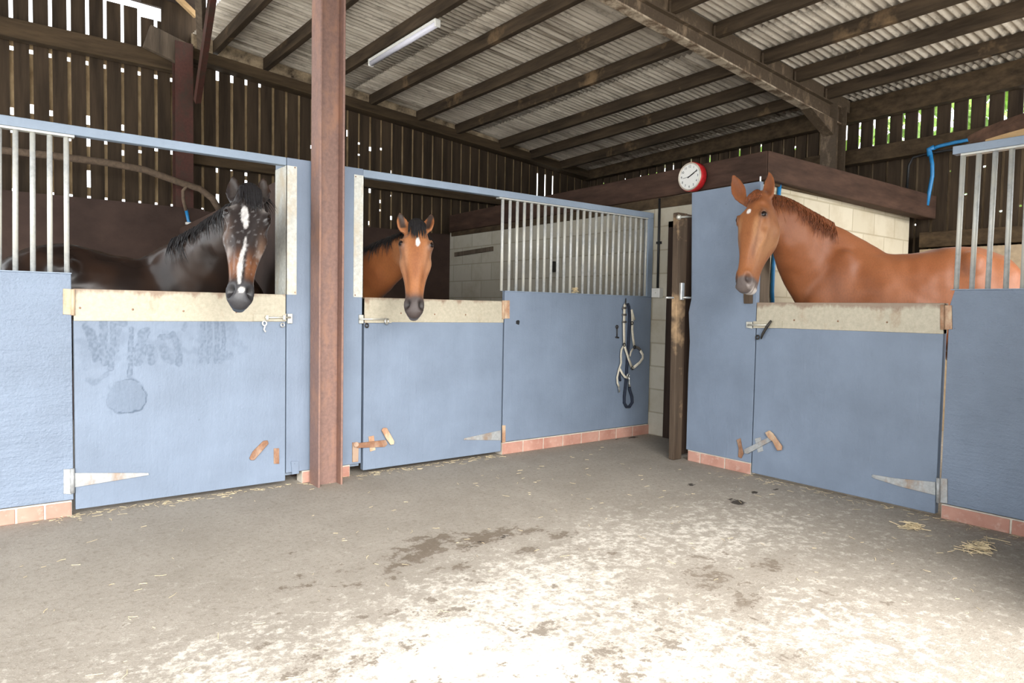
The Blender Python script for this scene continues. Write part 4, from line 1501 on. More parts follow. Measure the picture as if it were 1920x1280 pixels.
obj('rope', MB().tube(rope_pts([(240, 150), (252, 180), (258, 260), (254, 380), (248, 520), (240, 640), (232, 760), (228, 860), (216, 960), (208, 1040), (208, 1100), (228, 1138), (258, 1138), (284, 1095), (280, 1040), (262, 985), (256, 950)], .016), .0145, 10), M['navy'], lr, smooth=True)
obj('strap_shadow', MB().tube(rope_pts([(165, 790), (160, 830), (168, 890)], .012), .011, 8), M['navy'], lr, smooth=True)  # dark tube standing in for the shadow beside the strap
sn = obj('snap', MB().tube(rope_pts([(250, 852), (256, 880), (256, 915), (260, 945)], .034), [.007, .005, .008, .010], 8), M['chrome'], lr, smooth=True)
q0 = hz(137, 355, .0)
tb = thing('tie_bolt', q0, 'small dark iron tie bolt left of the cream headcollar', 'bolt')
obj('shank', MB().tube([hz(138, 375, .012), hz(138, 470, .012)], .005, 8), M['iron'], tb, smooth=True)
obj('eye', MB().ring(hz(138, 372, .014), (0, -1, 0), .014, .005), M['iron'], tb, smooth=True)
obj('foot', MB().tube([hz(125, 472, .01), hz(155, 475, .01)], .007, 8), M['iron'], tb, smooth=True)

# hooks and fittings on the block walls inside
q = P(1038, 500, 0, XB - .01)
wb = obj('wall_bracket', MB().box(q[0] - .03, q[0] + .01, q[1] - .03, q[1] + .03, q[2] - .06, q[2] + .06).tube([q, q + np.array([-.05, 0, -.10]), q + np.array([-.03, 0, -.17])], .012, 8), M['iron'], loc=q)
tag(wb, 'small dark iron bracket on the blockwork behind the bars', 'bracket')
a, b = P(853, 477, 0, XB - .01), P(924, 466, 0, XB - .01)
sh = obj('wall_batten', MB().bar(a, b, .02, .055), M['greywood'], loc=(XB, 7.6, a[2]))
tag(sh, 'short grey timber batten on the blockwork right of the bay horse', 'batten')

# ------------------------------------------------------------------ straw
def wisps(n, place, lmin, lmax, r=.0016):
    mb = MB()
    for k in range(n):
        x, y, zz_ = place()
        L = random.uniform(lmin, lmax)
        a = random.uniform(0, 2 * PI)
        d = np.array([math.cos(a), math.sin(a), random.uniform(-.05, .12)]) * L / 2
        b = np.array([-math.sin(a), math.cos(a), 0]) * random.uniform(-.15, .15) * L
        p = np.array([x, y, zz_ + .003])
        lo = [p - d, p + b, p + d]
        lo = [np.array([q[0], q[1], max(q[2], .002)]) for q in lo]
        mb.tube(lo, r * random.uniform(.7, 1.4), 4)
    return mb


def floor_place():
    u = random.random()
    if u < .45:
        return random.uniform(0.2, 3.4), YF + .03 - abs(random.gauss(0, .06)), 0
    if u < .62:
        return XR - abs(random.gauss(0, .07)), random.uniform(1.2, 2.95), 0
    return random.uniform(-.2, 4.4), random.uniform(1.0, 4.45), 0


so = obj('loose_straw', wisps(620, floor_place, .012, .055, .0010), M['straw'])
tag(so, 'loose straw and hay stalks scattered over the concrete floor', 'straw', kind='stuff')
q = P(1710, 990, 2, 0)
so = obj('straw_tuft', wisps(70, lambda: (q[0] + random.gauss(0, .03), q[1] + random.gauss(0, .022), random.uniform(0, .02)), .04, .10), M['straw'], loc=q)
tag(so, 'small tuft of straw on the floor before the right strap hinge', 'straw')
q3 = P(1835, 1028, 2, 0)
so = obj('straw_tuft', wisps(60, lambda: (q3[0] + random.gauss(0, .08), q3[1] + random.gauss(0, .03), random.uniform(0, .01)), .04, .12), M['straw'], loc=q3)
tag(so, 'thin spread of straw on the floor near the right edge', 'straw')
q4 = P(1078, 541, 1, YF + .02)
so = obj('straw_tuft', wisps(60, lambda: (q4[0] + random.gauss(0, .012), q4[1] + random.gauss(0, .012), 1.354 + random.uniform(0, .05)), .02, .05), M['straw'], loc=q4)
tag(so, 'wisp of straw caught between the bars on top of the blue panel', 'straw')

# ------------------------------------------------------------------ greenery beyond the right-hand wall
mb = MB()
rr = random.Random(5)
for k in range(5200):
    y = rr.uniform(2.9, 11.0)
    top = 4.2 + .5 * math.sin(y * 1.9) + .3 * math.sin(y * 4.3)
    zz_ = rr.uniform(.2, top)
    c = np.array([10.6 + rr.gauss(0, .45), y, zz_])
    d1 = unit_ = np.array([rr.gauss(0, 1), rr.gauss(0, 1), rr.gauss(0, 1)])
    d1 = d1 / np.linalg.norm(d1)
    d2 = np.cross(d1, [rr.gauss(0, 1), rr.gauss(0, 1), rr.gauss(0, 1)])
    d2 = d2 / np.linalg.norm(d2)
    s_ = rr.uniform(.08, .17)
    mb.add([c - d1 * s_, c + d2 * s_ * .5 + d1 * s_ * .1, c + d1 * s_, c - d2 * s_ * .5 + d1 * s_ * .1], [(0, 1, 2, 3)])
for y in (3.2, 4.6, 6.0, 7.4, 8.8, 10.2):
    mb.tube([(10.6, y, -.1), (10.6, y + .1, 1.6), (10.65, y, 3.4)], [.05, .04, .015], 6)
o = obj('hedge', mb, M['leaf'], loc=(10.6, 6.5, 0))
tag(o, 'green hedge glimpsed outside through the slits of the right-hand wall', 'hedge')
# ------------------------------------------------------------------ horses
def unit(v):
    v = np.array(v, float)
    return v / (np.linalg.norm(v) + 1e-12)


def cr_interp(keys, ts):
    """Catmull-Rom through rows of keys (k, d) at parameters given by first column"""
    keys = np.array(keys, float)
    x = keys[:, 0]
    y = keys[:, 1:]
    m = np.zeros_like(y)
    m[1:-1] = (y[2:] - y[:-2]) / (x[2:] - x[:-2])[:, None]
    m[0] = (y[1] - y[0]) / (x[1] - x[0])
    m[-1] = (y[-1] - y[-2]) / (x[-1] - x[-2])
    out = []
    for t in ts:
        i = int(np.clip(np.searchsorted(x, t) - 1, 0, len(x) - 2))
        h = x[i + 1] - x[i]
        s = (t - x[i]) / h
        out.append((2 * s**3 - 3 * s**2 + 1) * y[i] + (s**3 - 2 * s**2 + s) * h * m[i] + (-2 * s**3 + 3 * s**2) * y[i + 1] + (s**3 - s**2) * h * m[i + 1])
    return np.array(out)


def ring_loft(rings):
    """rings: (k, n, 3) -> closed mesh"""
    rings = np.array(rings)
    k, n, _ = rings.shape
    vs = rings.reshape(-1, 3).tolist()
    fs = []
    for i in range(k - 1):
        for j in range(n):
            a = i * n + j
            b = i * n + (j + 1) % n
            fs.append((a, b, b + n, a + n))
    c0 = len(vs)
    vs.append(rings[0].mean(0).tolist())
    vs.append(rings[-1].mean(0).tolist())
    for j in range(n):
        fs.append((c0, (j + 1) % n, j))
        fs.append((c0 + 1, (k - 1) * n + j, (k - 1) * n + (j + 1) % n))
    return vs, fs


def sup(a, e):
    c, s = np.cos(a), np.sin(a)
    return np.sign(c) * np.abs(c) ** (2 / e), np.sign(s) * np.abs(s) ** (2 / e)


class Horse:
    def __init__(self, cfg):
        self.c = cfg
        self.mb = MB()
        self.build_body()
        self.build_head()
        self.build_neck()
        self.build_legs()

    # body frame -> world
    def bw(self, p):
        p = np.atleast_2d(np.array(p, float))
        s = self.c['scale']
        f = self.fwd
        l = self.left
        r = self.c['root']
        return np.array([r[0], r[1], 0]) + s[0] * p[:, :1] * f + s[1] * p[:, 1:2] * l + s[2] * p[:, 2:3] * np.array([0, 0, 1.0])

    def build_body(self):
        h = self.c['heading']
        c_rump = self.c.get('rump')
        self.fwd = unit([h[0], h[1], 0])
        self.left = np.array([-self.fwd[1], self.fwd[0], 0])
        # x, ztop, zbot, half width, zwidest, exponent top, exponent bottom
        K = self.c.get('body', [
            (-0.86, 1.30, 1.08, .06, 1.19, 2.0, 2.0),
            (-0.82, 1.40, .98, .17, 1.18, 2.0, 2.0),
            (-0.72, 1.50, .86, .25, 1.17, 2.1, 2.0),
            (-0.58, 1.565, .82, .285, 1.18, 2.2, 2.0),
            (-0.42, 1.585, .84, .29, 1.20, 2.2, 2.0),
            (-0.25, 1.555, .86, .275, 1.18, 2.3, 2.1),
            (-0.08, 1.515, .84, .285, 1.14, 2.2, 2.1),
            (0.12, 1.495, .80, .30, 1.10, 2.1, 2.1),
            (0.30, 1.515, .77, .295, 1.10, 1.95, 2.1),
            (0.46, 1.575, .77, .26, 1.10, 1.75, 2.1),
            (0.58, 1.59, .80, .235, 1.12, 1.75, 2.1),
            (0.70, 1.52, .86, .225, 1.14, 1.9, 2.0),
            (0.80, 1.40, .95, .19, 1.16, 2.0, 2.0),
            (0.87, 1.30, 1.04, .10, 1.17, 2.0, 2.0)])
        if c_rump:
            K = [(k[0], k[1] - .045 * math.exp(-((k[0] + .55) / .28) ** 2)) + tuple(k[2:]) for k in K]
        ts = np.linspace(K[0][0], K[-1][0], 60)
        S = cr_interp(K, ts)
        n = 48
        a = np.linspace(0, 2 * PI, n, endpoint=False)
        rings = []
        for t, (zt, zb, w, zw, et, eb) in zip(ts, S):
            ct, st = sup(a, et)
            cb, sb = sup(a, eb)
            up = np.sin(a) >= 0
            y = np.where(up, ct, cb) * w
            z = np.where(up, zw + st * (zt - zw), zw + sb * (zw - zb))
            # hip bones and spine groove
            rings.append(self.bw(np.stack([np.full(n, t), y, z], 1)))
        vs, fs = ring_loft(rings)
        self.mb.add(vs, fs)

        def ell(c, r):
            # muscle mass as an ellipsoid in the body frame
            vv, ff = [], []
            m2 = MB().sphere((0, 0, 0), 1, 24, 16)
            arr = np.array(m2.v) * np.array(r) + np.array(c)
            self.mb.add(self.bw(arr).tolist(), m2.f)
        for s in (-1, 1):
            ell((.53, s * .142, 1.16), (.20, .10, .36))      # shoulder
            ell((.73, s * .13, 1.10), (.13, .11, .16))        # point of shoulder
            ell((-.60, s * .165, 1.16), (.22, .13, .30))      # haunch
            ell((-.40, s * .195, 1.40), (.12, .095, .10))      # hip bone
            ell((.50, s * .17, .90), (.11, .08, .18))         # upper arm

    def build_head(self):
        c = self.c
        P0, P1 = np.array(c['poll'], float), np.array(c['muzzle'], float)
        ax = P1 - P0
        L = np.linalg.norm(ax)
        ax /= L
        nrm = np.array(c['face'], float)
        nrm = unit(nrm - ax * (nrm @ ax))
        lat = np.cross(nrm, ax)     # seen from the front, points to the viewer's ... side
        self.P0, self.ax, self.nrm, self.lat, self.hs = P0, ax, nrm, lat, L / 0.62
        ws = c.get('hw', 1.0)
        K = np.array([
            # t, dorsal, ventral, w, jaw pinch
            (-0.035, .000, .060, .026, .0),
            (0.00, .030, .100, .046, .0),
            (0.05, .046, .125, .066, .05),
            (0.10, .057, .150, .084, .12),
            (0.15, .063, .180, .094, .20),
            (0.20, .066, .205, .099, .26),
            (0.26, .064, .205, .093, .30),
            (0.32, .060, .180, .081, .32),
            (0.38, .056, .148, .070, .30),
            (0.44, .051, .122, .061, .26),
            (0.49, .048, .108, .056, .20),
            (0.525, .048, .102, .0585, .14),
            (0.555, .045, .098, .0600, .14),
            (0.585, .036, .090, .0525, .14),
            (0.608, .026, .078, .0430, .10),
            (0.622, .010, .058, .028, .05)])
        ts = np.concatenate([np.linspace(-.035, .56, 86), np.linspace(.5665, .625, 14)])
        S = cr_interp(K, ts)
        n = 72
        a = np.linspace(0, 2 * PI, n, endpoint=False)
        rings = []
        for t, (d, v, w, pinch) in zip(ts, S):
            e_top = 2.5 if t < .3 else 2.35
            ct, st = sup(a, e_top)
            cb, sb = sup(a, 2.3)
            up = np.sin(a) >= 0
            x = np.where(up, ct * w, cb * w * (1 - pinch * np.abs(sb) ** 1.2))
            y = np.where(up, st * d, sb * v)
            # narrow nasal bridge with hollows beside it
            br = math.exp(-((t - .40) / .10) ** 2)
            nx = np.abs(x) / (w + 1e-6)
            hollow = br * np.exp(-((nx - .78) / .22) ** 2) * up
            y = y - .016 * hollow
            x = x * (1 - .10 * hollow)
            # facial crest
            cre = math.exp(-((t - .29) / .07) ** 2) * np.exp(-((y + .005) / .02) ** 2)
            x = x + np.sign(x) * .015 * cre
            # brow: bony orbit
            orb = np.exp(-((t - .158) / .040) ** 2) * np.exp(-((y - .033) / .034) ** 2) * (nx > .5)
            x = x + np.sign(x) * .019 * orb * ws
            y = y + .004 * orb
            # temple hollow above the eye
            tem = np.exp(-((t - .095) / .028) ** 2) * np.exp(-((y - .030) / .025) ** 2) * (nx > .5)
            x = x - np.sign(x) * .020 * tem
            y = y - .006 * tem
            # hollow below the eye towards the cheek
            hol = np.exp(-((t - .225) / .03) ** 2) * np.exp(-((y - .012) / .02) ** 2) * (nx > .5)
            x = x - np.sign(x) * .011 * hol
            # jowl disc
            jw = np.exp(-((t - .20) / .075) ** 2) * np.exp(-((y + .125) / .055) ** 2) * (nx > .4)
            x = x + np.sign(x) * .016 * jw
            # nostrils: flared rim with a hollow
            sx = np.sign(x)
            dn = ((t - .557) / .034) ** 2 + ((y - .026 + .30 * (t - .557)) / .0165) ** 2
            rim = np.exp(-((np.sqrt(dn) - 1.15) / .38) ** 2) * (nx > .35)
            hole = np.exp(-dn / .55) * (nx > .35)
            x = x + sx * (.010 * rim - .030 * hole)
            y = y - .014 * hole
            # mouth line and chin
            mo = math.exp(-((t - .600) / .05) ** 2) * np.exp(-((y + .046) / .007) ** 2)
            x = x * (1 - .16 * mo)
            y = y
            rings.append(self.hwld(np.stack([x * ws, y, np.full(n, t)], 1)))
        vs, fs = ring_loft(rings)
        self.mb.add(vs, fs)
        # chin and lips
        m2 = MB().sphere((0, 0, 0), 1, 20, 14)
        for cc_, rr in (((0, -.076, .585), (.034, .022, .034)), ((0, -.012, .612), (.038, .034, .020)), ((0, -.058, .606), (.031, .018, .020))):
            arr = np.array(m2.v) * np.array(rr) + np.array(cc_)
            self.mb.add(self.hwld(arr).tolist(), m2.f)
        # eyelids: a thick almond ring
        self.eyes = []
        for s in (-1, 1):
            ec = np.array([s * .0925 * ws, .0435, .165])
            en = unit([s * .78, .60, .10])
            self.eyes.append((ec, en))
            rr = MB().ring((0, 0, 0), (0, 0, 1), 1.0, .30, 28, 8)
            arr = np.array(rr.v)
            e1 = unit(np.cross([0, 0, 1.0], en))          # across the head
            e1 = unit(np.array([0, -.35, 1.0]) - en * (np.array([0, -.35, 1.0]) @ en))   # long axis, down the face
            e2 = np.cross(en, e1)
            loc = ec + en * .004
            w3 = loc + np.outer(arr[:, 0] * .0255, e1) + np.outer(arr[:, 1] * .0172, e2) + np.outer(arr[:, 2] * .024, en)
            self.mb.add(self.hwld(w3).tolist(), rr.f)
        # ears
        self.earinfo = []
        for s, E in zip((-1, 1), c['ears']):
            tipw, bw_ = np.array(E['tip'], float), np.array(E['base'], float)
            d = tipw - bw_
            Le = np.linalg.norm(d)
            d = d / Le
            fdir = unit(np.array(E['open'], float) - d * (np.array(E['open'], float) @ d))
            sd = np.cross(fdir, d)
            K2 = np.array([(-.30, .026, .030, 0), (0.0, .029, .027, .1), (.12, .035, .024, .5), (.3, .042, .017, .9), (.5, .041, .012, 1.0), (.7, .032, .0095, .9), (.86, .020, .008, .6), (.95, .011, .007, .3), (1.0, .004, .005, 0)])
            tt = np.linspace(-.30, 1.0, 34)
            SS = cr_interp(K2, tt)
            n2 = 28
            aa = np.linspace(0, 2 * PI, n2, endpoint=False)
            rg = []
            k = Le / .165
            for t, (w, th, cup) in zip(tt, SS):
                cxx, syy = sup(aa, 3.2)
                x = cxx * w * k * c.get('earw', 1.14)
                y = syy * max(th * .62, .0105)
                y = y + cup * 12.0 * x * x / k - cup * .010
                bend = .018 * math.sin(PI * max(0, t)) * k
                p = bw_ + d * t * Le + np.outer(x, sd) + np.outer(y, fdir) - fdir * bend * .4 + (np.array(c['poll']) - bw_) * .45 * max(0, -t / .3)
                rg.append(p)
            v2, f2 = ring_loft(rg)
            self.mb.add(v2, f2)
            self.earinfo.append((bw_, d, Le, fdir, sd))

    def hwld(self, p):
        p = np.atleast_2d(np.array(p, float)) * self.hs
        return self.P0 + p[:, :1] * self.lat + p[:, 1:2] * self.nrm + p[:, 2:3] * self.ax

    def hloc(self, w):
        d = (np.atleast_2d(w) - self.P0) / self.hs
        return np.stack([d @ self.lat, d @ self.nrm, d @ self.ax], 1)

    def build_neck(self):
        c = self.c
        nk = c['neck']          # rows: x y z, crest dir xyz, half width, up, down
        rows = np.array(nk, float)
        tt = np.linspace(0, 1, len(rows))
        S = cr_interp(np.concatenate([tt[:, None], rows], 1), np.linspace(0, 1, 40))
        n = 40
        a = np.linspace(0, 2 * PI, n, endpoint=False)
        rings = []
        self.crest = []
        for i in range(len(S)):
            p = S[i, :3]
            tg = unit(S[min(i + 1, 39), :3] - S[max(i - 1, 0), :3])
            u = S[i, 3:6]
            u = unit(u - tg * (u @ tg))
            r = np.cross(tg, u)
            w, hu, hd = S[i, 6:9]
            ct, st = sup(a, 1.8)
            cb, sb = sup(a, 2.1)
            up = np.sin(a) >= 0
            x = np.where(up, ct, cb) * w
            y = np.where(up, st * hu, sb * hd)
            rings.append(p + np.outer(x, r) + np.outer(y, u))
            self.crest.append((p, tg, u, r, w, hu, hd))
        vs, fs = ring_loft(rings)
        self.mb.add(vs, fs)

    def build_legs(self):
        def leg(pts, rr):
            P_ = self.bw(np.array(pts))
            self.mb.tube(list(P_), rr, 16)
        for s, dx in ((-1, .02), (1, -.03)):
            y = s * .15
            leg([(.56 + dx, y, 1.0), (.57 + dx, y, .80), (.58 + dx, y, .62), (.59 + dx, y, .50), (.59 + dx, y, .44), (.58 + dx, y, .30), (.58 + dx, y, .16), (.61 + dx, y, .09), (.63 + dx, y, .055), (.645 + dx, y, .0)],
                [.10, .085, .058, .05, .045, .034, .042, .036, .052, .062])
            leg([(-.50 - dx, y, 1.05), (-.47 - dx, y, .85), (-.56 - dx, y, .70), (-.68 - dx, y, .56), (-.71 - dx, y, .50), (-.69 - dx, y, .38), (-.67 - dx, y, .18), (-.64 - dx, y, .10), (-.62 - dx, y, .055), (-.605 - dx, y, .0)],
                [.16, .13, .085, .055, .055, .042, .046, .038, .052, .062])

    # ----------------------------------------------------------
    def finish(self):
        c = self.c
        root = thing('horse', (c['root'][0], c['root'][1], 0), c['label'], 'horse')
        me = bpy.data.meshes.new('raw')
        me.from_pydata(self.mb.v, [], self.mb.f)
        bm = bmesh.new()
        bm.from_mesh(me)
        bmesh.ops.recalc_face_normals(bm, faces=bm.faces)
        bm.to_mesh(me)
        bm.free()
        tmp = bpy.data.objects.new('raw', me)
        C.objects.link(tmp)
        r = tmp.modifiers.new('r', 'REMESH')
        r.mode = 'VOXEL'
        r.voxel_size = c.get('voxel', 0.0085)
        dg = bpy.context.evaluated_depsgraph_get()
        ev = tmp.evaluated_get(dg)
        m2 = bpy.data.meshes.new_from_object(ev)
        bpy.data.objects.remove(tmp)
        bpy.data.meshes.remove(me)
        N = len(m2.vertices)
        co = np.empty(N * 3)
        m2.vertices.foreach_get('co', co)
        co = co.reshape(-1, 3)
        E = np.empty(len(m2.edges) * 2, int)
        m2.edges.foreach_get('vertices', E)
        E = E.reshape(-1, 2)
        deg = np.zeros(N)
        np.add.at(deg, E[:, 0], 1)
        np.add.at(deg, E[:, 1], 1)
        h = self.hloc(co)
        # head and ears keep their detail, body and joints are smoothed more
        headm = smooth01((h[:, 2] - .02) / .05) * smooth01((.30 - np.abs(h[:, 1] + .05)) / .06) * smooth01((.22 - np.abs(h[:, 0])) / .05) * smooth01((.68 - h[:, 2]) / .02)
        throat = smooth01((h[:, 1] + .19) / .06)
        headm = headm * throat
        earm = np.zeros(N)
        for (b, d, Le, fd, sd) in self.earinfo:
            q = co - b
            t = q @ d / Le
            rad = np.linalg.norm(q - np.outer(q @ d, d), axis=1)
            earm = np.maximum(earm, smooth01((t - .0) / .15) * (rad < .09) * (t < 1.1))
        keep = np.maximum(headm, earm)
        for it in range(36):
            lap = np.zeros((N, 3))
            np.add.at(lap, E[:, 0], co[E[:, 1]])
            np.add.at(lap, E[:, 1], co[E[:, 0]])
            lap = lap / np.maximum(deg, 1)[:, None] - co
            wgt = np.where(keep > .5, (0.5 if it < 3 else 0.0), 0.5) if it >= 3 else np.full(N, .5)
            wgt = .5 * (1 - keep) + (.5 * keep if it < 3 else 0) + (.5 * earm * keep if 3 <= it < 6 else 0)
            co = co + lap * wgt[:, None]
        # soft muscle relief over the trunk and neck
        m2.vertices.foreach_set('co', co.ravel())
        m2.update()
        nr = np.empty(N * 3)
        m2.vertex_normals.foreach_get('vector', nr)
        nr = nr.reshape(-1, 3)
        rl_ = nz(co, 6.0, c.get('seed', 3)) * .011 + nz(co, 13.0, 2.0) * .004
        co = co + nr * (rl_ * (1 - keep) * smooth01((co[:, 2] - .7) / .2))[:, None]
        m2.vertices.foreach_set('co', co.ravel())
        h = self.hloc(co)
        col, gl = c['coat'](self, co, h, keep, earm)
        ca = m2.color_attributes.new('coat', 'FLOAT_COLOR', 'POINT')
        buf = np.concatenate([np.clip(col, 0, 1), np.ones((N, 1))], 1).astype(np.float32)
        ca.data.foreach_set('color', buf.ravel())
        m2.polygons.foreach_set('use_smooth', [True] * len(m2.polygons))
        rl = root.location
        co2 = co - np.array([rl.x, rl.y, rl.z])
        m2.vertices.foreach_set('co', co2.ravel())
        m2.materials.clear()
        m2.materials.append(c['mat'])
        m2.update()
        m2.name = 'body'
        o = bpy.data.objects.new('body', m2)
        C.objects.link(o)
        o.parent = root
        # eyes
        for (ec, en) in self.eyes:
            p = self.hwld(ec - en * .0098)[0]
            obj('eye', MB().sphere(p, .0235 * self.hs, 24, 16), M['eye'], root, smooth=True)
        # hair
        self.hair(root)
        return root

    def hair(self, root):
        c = self.c
        hr = random.Random(c.get('seed', 3))
        mm = c['hair']
        mb = MB()

        def lock(pts, r0, n=6, norm=None):
            pts = [np.array(p) for p in pts]
            k = len(pts)
            # refine
            tt = np.linspace(0, 1, k)
            S = cr_interp(np.concatenate([tt[:, None], np.array(pts)], 1), np.linspace(0, 1, 8))
            rs = [r0 * (.55 + .6 * math.sin(PI * min(1, t * 1.2 + .1))) * (1 - t ** 3 * .9) for t in np.linspace(0, 1, 8)]
            return list(S), rs
        # forelock
        f = c['forelock']
        fm = MB()
        for k in range(f['n']):
            x0 = hr.gauss(f.get('x', 0), f['spread'] * .5)
            x0 = max(-.045, min(.05, x0))
            x1 = max(-.06, min(.062, x0 * 1.15 + f.get('sway', 0) + hr.gauss(0, .010)))
            ln = f['len'] * hr.uniform(.35, 1.05) * (1 - 6.0 * abs(x0 - f.get('x', 0)))
            pts = []
            for q in (0, .33, .66, 1.0):
                t = -.02 + 14 * x0 * x0 + q * ln
                x = x0 + (x1 - x0) * q
                top = float(np.interp(t, [-.04, 0, .05, .10, .15, .20, .26], [.02, .034, .050, .060, .066, .068, .066]))
                top -= 1.6 * x * x
                pts.append(self.hwld((x, top + .006 + hr.uniform(0, .006) - .004 * q, t))[0])
            S, rs = lock(pts, f.get('r', .0065) * self.hs)
            fm.tube(S, rs, 6)
        obj('forelock', fm, mm, root, smooth=True)
        # mane
        mn = c['mane']
        cl = len(self.crest)
        for k in range(mn['n']):
            t = mn['t0'] + (mn['t1'] - mn['t0']) * (k + hr.random()) / mn['n']
            fi = min(cl - 1.001, t * (cl - 1))
            i = int(fi)
            fr_ = fi - i
            p, tg, u, r, w, hu, hd = [A * (1 - fr_) + B_ * fr_ for A, B_ in zip(self.crest[i], self.crest[i + 1])]
            side = mn['side'] if hr.random() < mn.get('both', .92) else -mn['side']
            ln = mn['len'] * hr.uniform(.3, 1.1) * (.75 + .35 * math.sin(t * 37) * math.sin(t * 17 + 1))
            sl = tg * hr.gauss(mn.get('slant', 0), .40)
            lift = .010 * hr.uniform(.1, 1.3)
            pts = [p + u * (hu * .97 + .0) - r * side * w * .10 * hr.random(),
                   p + u * (hu * .985 + lift) + r * side * w * .16,
                   p + u * (hu * .86) + r * side * (w * .50 + .006 + lift * .4) + sl * ln * .3,
                   p + u * (hu * .80 - ln * .5) + r * side * (w * .86 + .008 + lift * .4) + sl * ln * .6,
                   p + u * (hu * .80 - ln) + r * side * (w * 1.0 + .006) + sl * ln]
            S, rs = lock(pts, mn.get('r', .011) * hr.uniform(.7, 1.2))
            mb.tube(S, rs, 6)
        obj('mane', mb, mm, root, smooth=True)
        # tail
        tm = MB()
        base = self.bw((-.85, 0, 1.36))[0]
        for k in range(60):
            o = self.left * hr.gauss(0, .03)
            pts = [base + o * .4, base - self.fwd * .02 + o - np.array([0, 0, .08]), base - self.fwd * .04 + o * 1.6 - np.array([0, 0, .35]), base - self.fwd * .03 + o * 1.8 - np.array([0, 0, .70 + hr.uniform(-.1, .1)])]
            S, rs = lock(pts, .014)
            tm.tube(S, rs, 6)
        obj('tail', tm, mm, root, smooth=True)


def nz(co, s, seed=0.0):
    return np.array([mnoise.noise(Vector((a * s + seed, b * s, z * s))) for a, b, z in co])


def mixc(base, col, m):
    return base * (1 - m[:, None]) + np.array(col)[None, :] * m[:, None]


def gauss_m(h, x, y, t, rx, rt):
    return np.exp(-((h[:, 0] - x) / rx) ** 2 - ((h[:, 2] - t) / rt) ** 2)


def facem(h):
    """only the skin of the head (in front of the throat)"""
    return smooth01((h[:, 1] + .25) / .04) * smooth01((h[:, 2] + .03) / .03) * smooth01((.66 - h[:, 2]) / .01) * (np.abs(h[:, 0]) < .16)


def nostril_dark(h):
    dn = ((h[:, 2] - .557) / .030) ** 2 + ((h[:, 1] - .020 + .30 * (h[:, 2] - .557)) / .018) ** 2
    return np.exp(-dn) * (np.abs(h[:, 0]) > .018) * (np.abs(h[:, 0]) < .075)


def mouth_dark(h):
    return np.exp(-((h[:, 1] + .046) / .005) ** 2) * smooth01((h[:, 2] - .55) / .02) * (np.abs(h[:, 0]) > .012)


def eye_rim(self, h):
    m = np.zeros(len(h))
    for (ec, en) in self.eyes:
        d = np.linalg.norm(h - ec, axis=1)
        m = np.maximum(m, np.exp(-(d / .027) ** 4))
    return m


def ear_inner(self, co, depth=.0):
    m = np.zeros(len(co))
    for (b, d, Le, fd, sd) in self.earinfo:
        q = co - b
        t = q @ d / Le
        f = q @ fd
        s_ = q @ sd
        rad = np.abs(s_)
        m = np.maximum(m, smooth01((t - .12) / .1) * smooth01((.92 - t) / .1) * smooth01((.028 - rad) / .014) * (np.abs(f) < .05) * smooth01((f + .012) / .006))
    return m


